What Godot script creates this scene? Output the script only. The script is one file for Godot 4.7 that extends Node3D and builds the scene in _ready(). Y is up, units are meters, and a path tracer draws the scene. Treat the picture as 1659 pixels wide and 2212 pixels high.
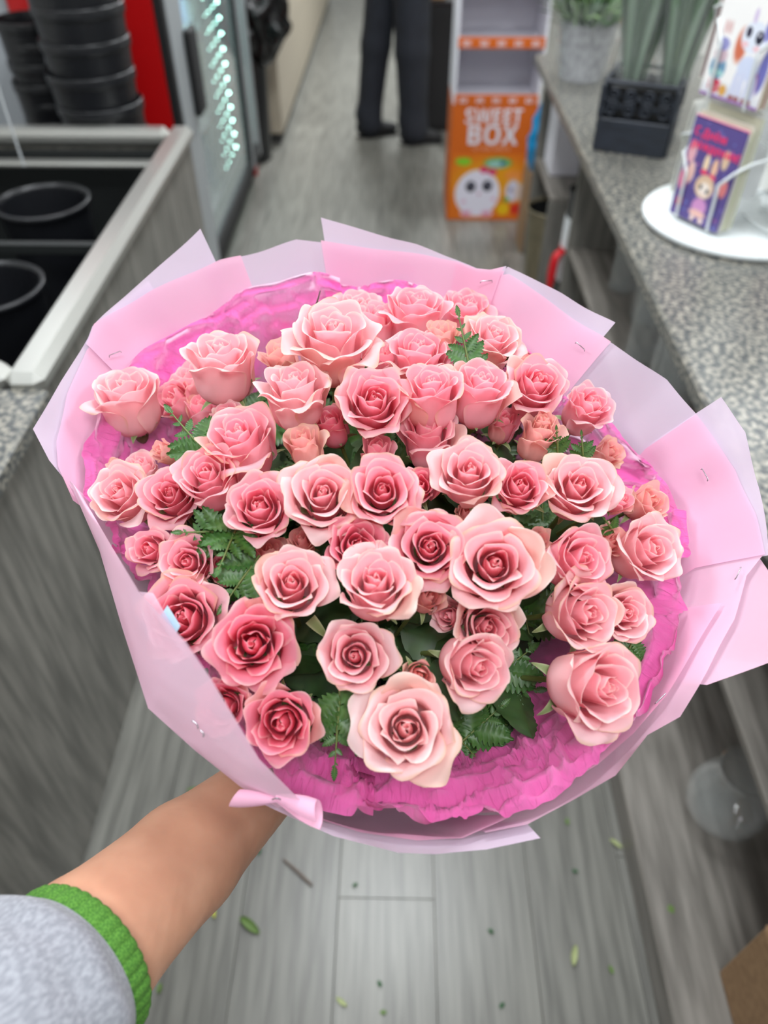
extends Node3D
# A florist's aisle seen over a hand-held bouquet of pink roses.

const F := 1634.0                       # focal length for a 1659 x 2212 frame
const TILT := 28.0                      # angle between the bouquet's axis and the line of sight, degrees
var cam_t: Transform3D
var rng := RandomNumberGenerator.new()
var M := {}
var used := {}
# bouquet frame
var bo: Vector3
var bx: Vector3
var be: Vector3
var bn: Vector3
var bind: Vector3                       # where the stems are held
var noise := FastNoiseLite.new()


func _ready() -> void:
	rng.seed = 4711
	noise.seed = 5
	noise.noise_type = FastNoiseLite.TYPE_SIMPLEX_SMOOTH
	noise.frequency = 1.0
	noise.fractal_type = FastNoiseLite.FRACTAL_NONE
	make_camera()
	make_light()
	make_materials()
	make_room()
	make_counter_with_buckets()
	make_fridge()
	make_far_things()
	make_sweet_stand()
	make_granite_counter()
	make_under_counter()
	make_counter_top_things()
	make_card_rack()
	make_floor_litter()
	make_arm()
	measure_rim()
	make_wrap()
	make_tissue()
	make_roses()
	make_greens()


func make_camera() -> void:
	var cam := Camera3D.new()
	cam.name = "camera"
	cam.position = Vector3(0, 1.6, 0)
	cam.rotation = Vector3(deg_to_rad(-43.97), deg_to_rad(1.0), 0)
	var ca := CameraAttributesPhysical.new()
	ca.frustum_focal_length = 17.72
	ca.frustum_focus_distance = 0.58
	ca.frustum_near = 0.02
	ca.frustum_far = 60.0
	ca.exposure_aperture = 2.6
	cam.attributes = ca
	add_child(cam)
	cam.fov = 2.0 * rad_to_deg(atan(1106.0 / F))
	cam_t = Transform3D(Basis.from_euler(cam.rotation), cam.position)
	bo = at(832, 1085, 0.6)
	var k := deg_to_rad(TILT)
	bx = cam_t.basis.x
	be = cam_t.basis * Vector3(0, cos(k), -sin(k))
	bn = cam_t.basis * Vector3(0, sin(k), cos(k))
	bind = cam_t * Vector3(-0.043, -0.205, -0.80)


func make_light() -> void:
	var we := WorldEnvironment.new()
	we.name = "environment"
	var e := Environment.new()
	e.background_mode = Environment.BG_COLOR
	e.background_color = Color(0.02, 0.02, 0.02)
	e.tonemap_mode = Environment.TONE_MAPPER_LINEAR
	e.tonemap_exposure = EXPOSURE
	e.sdfgi_enabled = true
	e.ssao_enabled = true
	e.ssil_enabled = true
	we.environment = e
	add_child(we)
	var glow := StandardMaterial3D.new()
	glow.resource_name = "led_panel_glow"
	glow.albedo_color = Color(0.9, 0.9, 0.9)
	glow.emission_enabled = true
	glow.emission = Color(0.96, 0.98, 1.0)
	glow.emission_energy_multiplier = 3.0
	var frame := pm("panel_frame", Color(0.85, 0.85, 0.85), 0.5)
	# ceiling LED panels in two rows over the shop
	for p in PANELS:
		var t := thing("ceiling_light", "square white LED panel set in the shop ceiling", "ceiling light", Vector3(p[0], 2.83, p[1]), 0, "ceiling LED panels")
		put(t, "diffuser", cbox(Vector3(0.62, 0.012, 0.62), 0.003), glow, Vector3(0, 0.006, 0))
		for s in [-1, 1]:
			put(t, "frame", cbox(Vector3(0.7, 0.02, 0.04), 0.003), frame, Vector3(0, 0.005, s * 0.33))
			put(t, "frame", cbox(Vector3(0.04, 0.02, 0.62), 0.003), frame, Vector3(s * 0.33, 0.005, 0))
		var l := AreaLight3D.new()
		l.name = "panel_light"
		l.area_size = Vector2(0.6, 0.6)
		l.light_color = Color(0.965, 0.985, 1.0)
		l.light_energy = p[2]
		l.area_range = 12.0
		l.shadow_enabled = true
		t.add_child(l)
		l.position = Vector3(0, -0.006, 0)
		l.rotation = Vector3(-PI / 2, 0, 0)

const EXPOSURE := 0.70
const PANELS := [[0.1, 0.55, 4.6], [0.0, -1.5, 5.4], [0.0, -3.6, 5.5], [0.0, -6.3, 24.0], [-1.6, -0.6, 4.0], [1.6, -0.6, 4.0], [-1.6, -3.4, 3.0], [1.7, -3.4, 4.0]]


# ---------------------------------------------------------------- helpers
func ray(px: float, py: float) -> Vector3:
	return cam_t.basis * Vector3((px - 829.5) / F, -(py - 1106.0) / F, -1.0)


func at(px: float, py: float, d: float) -> Vector3:
	return cam_t.origin + ray(px, py) * d


func depth_of(p: Vector3) -> float:
	return -(cam_t.affine_inverse() * p).z


func bl(a: float, b: float, h: float) -> Vector3:
	return bo + bx * a + be * b + bn * h


func to_b(p: Vector3) -> Vector3:
	var d := p - bo
	return Vector3(d.dot(bx), d.dot(be), d.dot(bn))


func numbered(called: String) -> String:
	var n: int = used.get(called, 0)
	used[called] = n + 1
	return called if n == 0 else "%s_%03d" % [called, n]


func thing(called: String, label: String, category: String, where := Vector3.ZERO, turn := 0.0, group := "") -> Node3D:
	var o := Node3D.new()
	o.name = numbered(called)
	add_child(o)
	o.position = where
	o.rotation.y = turn
	o.set_meta("label", label)
	o.set_meta("category", category)
	if group:
		o.set_meta("group", group)
	return o


func put(parent: Node, called: String, mesh: Mesh, m: Material, where := Vector3.ZERO, rot := Vector3.ZERO, scl := Vector3.ONE) -> MeshInstance3D:
	var o := MeshInstance3D.new()
	o.name = called
	o.mesh = mesh
	o.material_override = m
	parent.add_child(o, true)
	o.position = where
	o.rotation = rot
	o.scale = scl
	return o


func single(called: String, label: String, category: String, mesh: Mesh, m: Material, where := Vector3.ZERO, rot := Vector3.ZERO, group := "") -> MeshInstance3D:
	var o := put(self, numbered(called), mesh, m, where, rot)
	o.set_meta("label", label)
	o.set_meta("category", category)
	if group:
		o.set_meta("group", group)
	return o


func struct(called: String, mesh: Mesh, m: Material, where := Vector3.ZERO) -> MeshInstance3D:
	var o := put(self, called, mesh, m, where)
	o.set_meta("kind", "structure")
	return o


func pm(called: String, c: Color, rough := 0.6, metal := 0.0, spec := 0.5) -> StandardMaterial3D:
	var m := StandardMaterial3D.new()
	m.resource_name = called
	m.albedo_color = c
	m.roughness = rough
	m.metallic = metal
	m.metallic_specular = spec
	return m


func c8(r: float, g: float, b: float, a := 255.0) -> Color:
	return Color(r / 255.0, g / 255.0, b / 255.0, a / 255.0)


func noise_tex(seed_: int, freq: float, ramp: Array, w := 512, h := 512, kind := FastNoiseLite.TYPE_SIMPLEX_SMOOTH, octaves := 4, ret := -1) -> ImageTexture:
	var n := FastNoiseLite.new()
	n.seed = seed_
	n.noise_type = kind
	n.frequency = freq
	n.fractal_octaves = octaves
	if octaves == 1:
		n.fractal_type = FastNoiseLite.FRACTAL_NONE
	if ret >= 0:
		n.cellular_return_type = ret
	var im := n.get_seamless_image(w, h, false, false, 0.12, true)
	im.convert(Image.FORMAT_L8)
	var g := Gradient.new()
	var offs := PackedFloat32Array()
	var cols := PackedColorArray()
	for r in ramp:
		offs.append(r[0])
		cols.append(r[1])
	g.offsets = offs
	g.colors = cols
	var lut := []
	for i in 256:
		var c := g.sample(i / 255.0)
		lut.append([int(c.r * 255), int(c.g * 255), int(c.b * 255)])
	var src := im.get_data()
	var out := PackedByteArray()
	out.resize(w * h * 3)
	for i in w * h:
		var c: Array = lut[src[i]]
		out[i * 3] = c[0]
		out[i * 3 + 1] = c[1]
		out[i * 3 + 2] = c[2]
	return ImageTexture.create_from_image(Image.create_from_data(w, h, false, Image.FORMAT_RGB8, out))


func grey(r: float) -> Color:
	return Color(r, r, r)


# grid of points -> smooth mesh; P runs over u fastest
func grid(P: PackedVector3Array, nu: int, nv: int, C := PackedColorArray(), closed := false, uvs := Vector2.ONE, flip := false) -> ArrayMesh:
	var N := PackedVector3Array()
	var U := PackedVector2Array()
	N.resize(nu * nv)
	U.resize(nu * nv)
	var s := -1.0 if flip else 1.0
	for j in nv:
		var jo := j * nu
		var ju := mini(j + 1, nv - 1) * nu
		var jd := maxi(j - 1, 0) * nu
		for i in nu:
			var r := i + 1
			var l := i - 1
			if closed:
				if r >= nu: r = 1
				if l < 0: l = nu - 2
			else:
				r = mini(r, nu - 1)
				l = maxi(l, 0)
			var du := P[jo + r] - P[jo + l]
			var dv := P[ju + i] - P[jd + i]
			var n := du.cross(dv)
			var q := n.length()
			N[jo + i] = n * (s / q) if q > 1e-14 else Vector3.UP
			U[jo + i] = Vector2(float(i) / (nu - 1), float(j) / (nv - 1)) * uvs
	var I := PackedInt32Array()
	I.resize((nu - 1) * (nv - 1) * 6)
	var k := 0
	for j in nv - 1:
		for i in nu - 1:
			var a := j * nu + i
			var b := a + 1
			var c := a + nu + 1
			var d := a + nu
			if flip:
				I[k] = a; I[k + 1] = b; I[k + 2] = c; I[k + 3] = a; I[k + 4] = c; I[k + 5] = d
			else:
				I[k] = a; I[k + 1] = c; I[k + 2] = b; I[k + 3] = a; I[k + 4] = d; I[k + 5] = c
			k += 6
	var arr := []
	arr.resize(Mesh.ARRAY_MAX)
	arr[Mesh.ARRAY_VERTEX] = P
	arr[Mesh.ARRAY_NORMAL] = N
	arr[Mesh.ARRAY_TEX_UV] = U
	if C.size():
		arr[Mesh.ARRAY_COLOR] = C
	arr[Mesh.ARRAY_INDEX] = I
	var m := ArrayMesh.new()
	m.add_surface_from_arrays(Mesh.PRIMITIVE_TRIANGLES, arr)
	return m


# flat-shaded mesh from polygons (each a list of points, wound anticlockwise seen from outside)
func polys(list: Array) -> ArrayMesh:
	var V := PackedVector3Array()
	var N := PackedVector3Array()
	var U := PackedVector2Array()
	for p in list:
		var n: Vector3 = (p[1] - p[0]).cross(p[2] - p[0]).normalized()
		for i in range(1, p.size() - 1):
			for q in [p[0], p[i + 1], p[i]]:
				V.append(q)
				N.append(n)
				U.append(Vector2(q.x + q.z, q.y))
	var arr := []
	arr.resize(Mesh.ARRAY_MAX)
	arr[Mesh.ARRAY_VERTEX] = V
	arr[Mesh.ARRAY_NORMAL] = N
	arr[Mesh.ARRAY_TEX_UV] = U
	var m := ArrayMesh.new()
	m.add_surface_from_arrays(Mesh.PRIMITIVE_TRIANGLES, arr)
	return m


var box_cache := {}
# box with chamfered edges, centred
func cbox(s: Vector3, b := 0.004) -> ArrayMesh:
	var key := [s, b]
	if box_cache.has(key):
		return box_cache[key]
	b = minf(b, minf(s.x, minf(s.y, s.z)) * 0.45)
	var h := s / 2.0
	var L := []
	for ax in 3:
		for sg in [-1.0, 1.0]:
			var u := (ax + 1) % 3
			var v := (ax + 2) % 3
			var q := []
			for k in [[-1, -1], [1, -1], [1, 1], [-1, 1]]:
				var p := Vector3.ZERO
				p[ax] = h[ax] * sg
				p[u] = (h[u] - b) * k[0]
				p[v] = (h[v] - b) * k[1]
				q.append(p)
			if sg < 0:
				q.reverse()
			L.append(q)
	for ax in 3:
		var u := (ax + 1) % 3
		var v := (ax + 2) % 3
		for su in [-1.0, 1.0]:
			for sv in [-1.0, 1.0]:
				var q := []
				for k in [[-1, 0], [1, 0], [1, 1], [-1, 1]]:
					var p := Vector3.ZERO
					p[ax] = (h[ax] - b) * k[0]
					p[u] = (h[u] if k[1] == 0 else h[u] - b) * su
					p[v] = (h[v] - b if k[1] == 0 else h[v]) * sv
					q.append(p)
				if su * sv < 0:
					q.reverse()
				L.append(q)
	for sx in [-1.0, 1.0]:
		for sy in [-1.0, 1.0]:
			for sz in [-1.0, 1.0]:
				var q := [Vector3(h.x * sx, (h.y - b) * sy, (h.z - b) * sz), Vector3((h.x - b) * sx, h.y * sy, (h.z - b) * sz), Vector3((h.x - b) * sx, (h.y - b) * sy, h.z * sz)]
				if sx * sy * sz < 0:
					q.reverse()
				L.append(q)
	var m := polys(L)
	box_cache[key] = m
	return m


# box given by its corners, in the parent's axes
func slab(parent: Node, called: String, lo: Vector3, hi: Vector3, m: Material, b := 0.003) -> MeshInstance3D:
	return put(parent, called, cbox(hi - lo, b), m, (lo + hi) / 2.0)


func lathe(prof: Array, seg := 40, wob := 0.0) -> ArrayMesh:
	var P := PackedVector3Array()
	for p in prof:
		for i in seg + 1:
			var a := TAU * i / seg
			var r: float = p[0] * (1.0 + wob * sin(3.0 * a + p[1] * 30.0))
			P.append(Vector3(r * cos(a), p[1], r * sin(a)))
	return grid(P, seg + 1, prof.size(), PackedColorArray(), true, Vector2.ONE, true)


# round tube along points; radius may be a number or a list
func tube(pts: Array, radius, seg := 8, caps := true) -> ArrayMesh:
	var P := PackedVector3Array()
	var n := pts.size()
	var t0: Vector3 = (pts[1] - pts[0]).normalized()
	var side := t0.cross(Vector3.UP if absf(t0.y) < 0.9 else Vector3.RIGHT).normalized()
	var rows := 0
	for i in n:
		var t: Vector3 = (pts[mini(i + 1, n - 1)] - pts[maxi(i - 1, 0)]).normalized()
		side = (side - t * side.dot(t)).normalized()
		var up := t.cross(side)
		var r: float = radius[i] if radius is Array else radius
		for e in ([0.0, 1.0] if i == 0 and caps else ([1.0, 0.0] if i == n - 1 and caps else [1.0])):
			rows += 1
			for k in seg + 1:
				var a := TAU * k / seg
				P.append(pts[i] + (side * cos(a) + up * sin(a)) * r * maxf(e, 0.001))
	return grid(P, seg + 1, rows, PackedColorArray(), true)


func smooth_line(pts: Array, per := 6) -> Array:
	var out := []
	for i in pts.size() - 1:
		var a: Vector3 = pts[maxi(i - 1, 0)]
		var b: Vector3 = pts[i]
		var c: Vector3 = pts[i + 1]
		var d: Vector3 = pts[mini(i + 2, pts.size() - 1)]
		for k in per:
			out.append(b.cubic_interpolate(c, a, d, float(k) / per))
	out.append(pts[pts.size() - 1])
	return out


# raised flat lettering
func text(parent: Node, called: String, words: String, height: float, m: Material, where: Vector3, rot := Vector3.ZERO, bold := true, deep := 0.0008) -> MeshInstance3D:
	var tm := TextMesh.new()
	var f := SystemFont.new()
	f.font_names = PackedStringArray(["Droid Sans"])
	f.font_weight = 700 if bold else 400
	tm.font = f
	tm.text = words
	tm.font_size = 64
	tm.pixel_size = height / 46.0
	tm.depth = deep
	tm.curve_step = 4.0
	return put(parent, called, tm, m, where, rot)


# smooth union of tapered capsules meshed as surface nets
func blob(bones: Array, cell: float, k: float) -> ArrayMesh:
	var lo := Vector3.INF
	var hi := -Vector3.INF
	for b in bones:
		for e in [0, 2]:
			var rr: Vector3 = Vector3.ONE * (b[e + 1] + k + cell * 2)
			lo = lo.min(b[e] - rr)
			hi = hi.max(b[e] + rr)
	var n := Vector3i(((hi - lo) / cell).ceil()) + Vector3i.ONE
	var field := PackedFloat32Array()
	field.resize(n.x * n.y * n.z)
	field.fill(1.0)
	var sum := PackedFloat32Array()
	sum.resize(field.size())
	for b in bones:
		var pa: Vector3 = b[0]
		var pb: Vector3 = b[2]
		var ra: float = b[1]
		var rb: float = b[3]
		var m := maxf(ra, rb) + k * 2.0 + cell * 2
		var l := Vector3i(((pa.min(pb) - Vector3.ONE * m - lo) / cell).floor()).clamp(Vector3i.ZERO, n - Vector3i.ONE)
		var h := Vector3i(((pa.max(pb) + Vector3.ONE * m - lo) / cell).ceil()).clamp(Vector3i.ZERO, n - Vector3i.ONE)
		var ab := pb - pa
		var q := maxf(ab.length_squared(), 1e-9)
		for z in range(l.z, h.z + 1):
			for y in range(l.y, h.y + 1):
				for x in range(l.x, h.x + 1):
					var p := lo + Vector3(x, y, z) * cell
					var t := clampf((p - pa).dot(ab) / q, 0.0, 1.0)
					var d := (p - pa - ab * t).length() - lerpf(ra, rb, t)
					var at_ := (z * n.y + y) * n.x + x
					sum[at_] += exp(-d / k * 2.0)
	for i in field.size():
		field[i] = -log(sum[i]) * k / 2.0 if sum[i] > 1e-12 else 1.0
	var V := PackedVector3Array()
	var idx := {}
	var sx := 1
	var sy := n.x
	var sz := n.x * n.y
	var I := PackedInt32Array()
	for z in n.z - 1:
		for y in n.y - 1:
			for x in n.x - 1:
				var o := (z * n.y + y) * n.x + x
				var v := [field[o], field[o + sx], field[o + sy], field[o + sx + sy], field[o + sz], field[o + sx + sz], field[o + sy + sz], field[o + sx + sy + sz]]
				var neg := 0
				for q in v:
					if q < 0: neg += 1
				if neg == 0 or neg == 8:
					continue
				var acc := Vector3.ZERO
				var cnt := 0
				for e in [[0, 1], [2, 3], [4, 5], [6, 7], [0, 2], [1, 3], [4, 6], [5, 7], [0, 4], [1, 5], [2, 6], [3, 7]]:
					var a: float = v[e[0]]
					var b: float = v[e[1]]
					if (a < 0) != (b < 0):
						var t := a / (a - b)
						var p0 := Vector3(e[0] & 1, (e[0] >> 1) & 1, e[0] >> 2)
						var p1 := Vector3(e[1] & 1, (e[1] >> 1) & 1, e[1] >> 2)
						acc += p0.lerp(p1, t)
						cnt += 1
				idx[o] = V.size()
				V.append(lo + (Vector3(x, y, z) + acc / cnt) * cell)
	for o in idx:
		var x: int = o % n.x
		var y: int = (o / n.x) % n.y
		var z: int = o / sz
		if x == 0 or y == 0 or z == 0:
			continue
		for ax in 3:
			var st: int = [sx, sy, sz][ax]
			var u: int = [sy, sz, sx][ax]
			var w: int = [sz, sx, sy][ax]
			var a := field[o]
			var b := field[o + st]
			if (a < 0) == (b < 0):
				continue
			var q := [o, o - u, o - u - w, o - w]
			var ok := true
			for c in q:
				ok = ok and idx.has(c)
			if not ok:
				continue
			var r := [idx[q[0]], idx[q[1]], idx[q[2]], idx[q[3]]]
			if a < 0:
				r.reverse()
			for c in [0, 1, 2, 0, 2, 3]:
				I.append(r[c])
	var N := PackedVector3Array()
	N.resize(V.size())
	for i in range(0, I.size(), 3):
		var nn := (V[I[i + 2]] - V[I[i]]).cross(V[I[i + 1]] - V[I[i]])
		N[I[i]] += nn
		N[I[i + 1]] += nn
		N[I[i + 2]] += nn
	var U := PackedVector2Array()
	U.resize(V.size())
	for i in V.size():
		N[i] = N[i].normalized()
	var arr := []
	arr.resize(Mesh.ARRAY_MAX)
	arr[Mesh.ARRAY_VERTEX] = V
	arr[Mesh.ARRAY_NORMAL] = N
	arr[Mesh.ARRAY_TEX_UV] = U
	arr[Mesh.ARRAY_INDEX] = I
	var mesh := ArrayMesh.new()
	mesh.add_surface_from_arrays(Mesh.PRIMITIVE_TRIANGLES, arr)
	return mesh


# ---------------------------------------------------------------- materials
func wood(called: String, seed_: int, lo: Color, hi: Color, scale: Vector3, rough := 0.5) -> StandardMaterial3D:
	var m := pm(called, Color.WHITE, rough)
	m.albedo_texture = noise_tex(seed_, 0.011, [[0.0, lo], [0.38, lo.lerp(hi, 0.4)], [0.55, lo.lerp(hi, 0.62)], [1.0, hi]], 512, 512, FastNoiseLite.TYPE_SIMPLEX_SMOOTH, 5)
	m.uv1_triplanar = true
	m.uv1_world_triplanar = true
	m.uv1_scale = scale
	m.uv1_offset = Vector3(0.13, 0.37, 0.71) * seed_
	m.uv1_triplanar_sharpness = 8.0
	return m


func make_materials() -> void:
	for i in 4:
		var k: float = [0.97, 1.0, 1.04, 0.93][i]
		M["plank%d" % i] = wood("grey_laminate_plank", 11 + i, c8(86 * k, 85 * k, 80 * k), c8(124 * k, 123 * k, 116 * k), Vector3(7.0, 1.0, 0.5), 0.33)
	M.plank_end = pm("plank_core", c8(70, 66, 60), 0.9)
	M.subfloor = pm("subfloor", c8(45, 43, 40), 0.9)
	M.cab = wood("grey_oak_laminate_upright", 21, c8(88, 87, 82), c8(134, 131, 124), Vector3(5.0, 0.55, 5.0), 0.5)
	M.cab_along = wood("grey_oak_laminate_lengthwise", 23, c8(88, 84, 78), c8(136, 131, 124), Vector3(6.0, 6.0, 0.55), 0.45)
	M.beige = wood("beige_laminate", 24, c8(150, 140, 124), c8(178, 168, 150), Vector3(4.0, 0.5, 4.0), 0.5)
	M.wall = pm("wall_paint", c8(214, 214, 210), 0.85)
	M.ceil = pm("ceiling_paint", c8(232, 232, 230), 0.9)
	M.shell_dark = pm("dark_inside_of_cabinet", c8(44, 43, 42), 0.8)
	# granite: coarse cloud of grey and tan under fine dark and pale grains
	var gr := pm("granite", Color.WHITE, 0.32)
	gr.albedo_texture = noise_tex(31, 0.035, [[0.0, c8(36, 39, 42)], [0.28, c8(60, 63, 65)], [0.4, c8(84, 86, 85)], [0.47, c8(106, 105, 99)], [0.53, c8(92, 93, 90)], [0.6, c8(118, 115, 106)], [0.72, c8(142, 137, 126)], [1.0, c8(180, 175, 164)]], 1024, 1024, FastNoiseLite.TYPE_SIMPLEX, 4)
	gr.uv1_triplanar = true
	gr.uv1_world_triplanar = true
	gr.uv1_scale = Vector3(1.6, 1.6, 1.6)
	M.granite = gr
	var st := pm("brushed_steel", c8(176, 176, 171), 0.34, 0.75)
	M.steel = st
	M.black_plastic = pm("black_plastic", c8(19, 20, 24), 0.36)
	M.black_matt = pm("black_matt", c8(14, 14, 16), 0.7)
	M.tray = pm("black_tray_lining", c8(26, 29, 29), 0.55)
	M.red = pm("red_lacquered_steel", c8(176, 6, 10), 0.35)
	M.grey_frame = pm("grey_door_frame", c8(142, 146, 148), 0.45)
	M.white = pm("white_plastic", c8(214, 219, 220), 0.4)
	M.white_card = pm("white_card", c8(222, 220, 228), 0.75)
	M.orange = pm("orange_card", c8(206, 96, 8), 0.6)
	M.kraft = wood("kraft_card", 41, c8(134, 104, 74), c8(160, 128, 94), Vector3(9, 9, 9), 0.85)
	var gl := pm("clear_glass", Color(0.95, 0.98, 0.97, 0.08), 0.03)
	gl.transparency = BaseMaterial3D.TRANSPARENCY_ALPHA
	M.glass = gl
	var cp := pm("cellophane", Color(0.95, 0.97, 0.97, 0.1), 0.06, 0.0, 0.6)
	cp.transparency = BaseMaterial3D.TRANSPARENCY_ALPHA
	M.cellophane = cp
	M.red_ribbon = pm("red_satin_ribbon", c8(196, 16, 30), 0.4)


# ---------------------------------------------------------------- the shop itself
func make_room() -> void:
	var fl := struct("floor", cbox(Vector3(5.2, 0.08, 12.4), 0.002), M.subfloor, Vector3(-0.1, -0.052, -3.7))
	# laminate boards along the aisle, staggered, with a hairline joint
	var w := 0.19
	var vars := [cbox(Vector3(w - 0.0009, 0.012, 1.2 - 0.0009), 0.0007)]
	for c in 11:
		var x := -1.05 + c * w
		var z := 1.6 - fposmod(c * 0.43, 1.2)
		while z > -9.6:
			put(fl, "plank", vars[0], M["plank%d" % ((c * 7 + int(absf(z) * 3.0) * 3) % 4)], Vector3(x + w / 2, 0.046, z - 0.6 + 3.7) + Vector3(0.1, 0, 0))
			z -= 1.2
	for s in [-1, 1]:
		slab(fl, "plank", Vector3(-2.5 if s < 0 else 1.14, 0.04, -6.0), Vector3(-0.96 if s < 0 else 2.6, 0.052, 6.0), M.plank1, 0.001)
	struct("wall_left", cbox(Vector3(0.1, 2.98, 12.4), 0.002), M.wall, Vector3(-2.65, 1.44, -3.7))
	struct("wall_right", cbox(Vector3(0.1, 2.98, 12.4), 0.002), M.wall, Vector3(2.45, 1.44, -3.7))
	struct("wall_back", cbox(Vector3(5.2, 2.98, 0.1), 0.002), M.wall, Vector3(-0.1, 1.44, -9.85))
	struct("wall_front", cbox(Vector3(5.2, 2.98, 0.1), 0.002), M.wall, Vector3(-0.1, 1.44, 2.45))
	struct("ceiling", cbox(Vector3(5.2, 0.1, 12.4), 0.002), M.ceil, Vector3(-0.1, 2.89, -3.7))


# ---------------------------------------------------------------- bucket counter beside the aisle
func make_counter_with_buckets() -> void:
	var t := thing("flower_bucket_counter", "grey oak laminate counter with steel-rimmed black well for flower buckets", "counter", Vector3(-1.06, 0, -1.76))
	# carcass under the well, z -2.42 .. -1.10
	slab(t, "side_panel", Vector3(0.40, 0, -0.66), Vector3(0.43, 0.82, 0.66), M.cab)
	slab(t, "side_panel", Vector3(-0.43, 0, -0.66), Vector3(-0.40, 0.82, 0.66), M.cab)
	slab(t, "end_panel", Vector3(-0.40, 0, -0.66), Vector3(0.40, 0.82, -0.635), M.cab)
	slab(t, "end_panel", Vector3(-0.40, 0, 0.635), Vector3(0.40, 0.82, 0.66), M.cab)
	slab(t, "well_floor", Vector3(-0.40, 0.36, -0.635), Vector3(0.40, 0.38, 0.635), M.tray)
	slab(t, "well_lining", Vector3(0.385, 0.38, -0.635), Vector3(0.40, 0.82, 0.635), M.tray)
	slab(t, "well_lining", Vector3(-0.40, 0.38, -0.635), Vector3(-0.385, 0.82, 0.635), M.tray)
	slab(t, "well_lining", Vector3(-0.385, 0.38, -0.635), Vector3(0.385, 0.80, -0.62), M.tray)
	slab(t, "well_lining", Vector3(-0.385, 0.38, 0.62), Vector3(0.385, 0.80, 0.635), M.tray)
	# rolled steel rim
	slab(t, "steel_rim", Vector3(0.375, 0.815, -0.67), Vector3(0.445, 0.862, 0.67), M.steel, 0.016)
	slab(t, "steel_rim", Vector3(-0.445, 0.815, -0.67), Vector3(-0.375, 0.862, 0.67), M.steel, 0.016)
	slab(t, "steel_rim", Vector3(-0.375, 0.815, -0.67), Vector3(0.375, 0.862, -0.605), M.steel, 0.016)
	slab(t, "steel_rim", Vector3(-0.375, 0.815, 0.605), Vector3(0.375, 0.862, 0.67), M.steel, 0.016)
	slab(t, "support_ledge", Vector3(-0.385, 0.775, -0.59), Vector3(0.355, 0.79, -0.545), M.steel, 0.005)
	slab(t, "divider_bar", Vector3(-0.385, 0.76, -0.025), Vector3(0.375, 0.79, -0.008), M.tray, 0.004)
	# buckets standing in the well
	var prof := [[0.001, 0.003], [0.085, 0.003], [0.09, 0.0], [0.095, 0.01], [0.118, 0.385], [0.126, 0.39], [0.127, 0.402], [0.118, 0.404], [0.112, 0.39], [0.09, 0.02], [0.001, 0.015]]
	var labels := ["empty black bucket in steel-rimmed well below a hanging string", "empty black bucket in steel-rimmed well next to the granite top"]
	for i in 2:
		var b := single("flower_bucket", labels[i], "bucket", lathe(prof, 48), M.black_plastic, [Vector3(-0.965, 0.381, -2.05), Vector3(-0.925, 0.381, -1.565)][i], Vector3.ZERO, "buckets in the counter well")
		b.scale = Vector3(1, 1, 1)
	# string hanging from the ceiling into the far bucket
	var line := []
	for i in 16:
		var y := 2.83 - i * 0.128
		line.append(Vector3(-0.934 + 0.003 * sin(i * 1.3), y, -1.945 + 0.003 * cos(i * 1.7)))
	single("hanging_string", "thin pale translucent string hanging down into the black bucket", "string", tube(line, 0.0028, 6), pm("clear_cord", c8(176, 180, 182), 0.3))
	# granite-topped cabinet continuing towards the viewer
	var g := thing("granite_cabinet", "grey oak laminate cabinet with a granite top next to the bucket well", "cabinet", Vector3(-1.06, 0, -0.2))
	slab(g, "carcass", Vector3(-0.43, 0, -0.895), Vector3(0.43, 0.80, 0.8), M.cab)
	slab(g, "granite_top", Vector3(-0.45, 0.80, -0.895), Vector3(0.452, 0.835, 0.82), M.granite, 0.005)
	# stacks of buckets behind the well
	stack(Vector3(-0.927, 0, -2.553), 0.131, 0.085, 13, "black flower bucket, %s in the tall stack against the red fridge", "buckets in the tall stack", true)
	stack(Vector3(-1.142, 0, -2.722), 0.104, 0.0557, 15, "black flower bucket, %s in the lower stack by the pale panel", "buckets in the lower stack", false)
	# pale cabinet side behind the lower stack
	var pc := thing("pale_cabinet", "pale grey steel cabinet behind the stacked black buckets", "cabinet", Vector3(-1.75, 0, -3.2))
	slab(pc, "body", Vector3(-0.25, 0, -0.3), Vector3(0.47, 1.9, 0.3), pm("pale_grey_steel", c8(168, 174, 180), 0.4, 0.1))
	slab(pc, "plinth", Vector3(-0.24, 0, 0.29), Vector3(0.46, 0.08, 0.302), M.black_matt)


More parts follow.
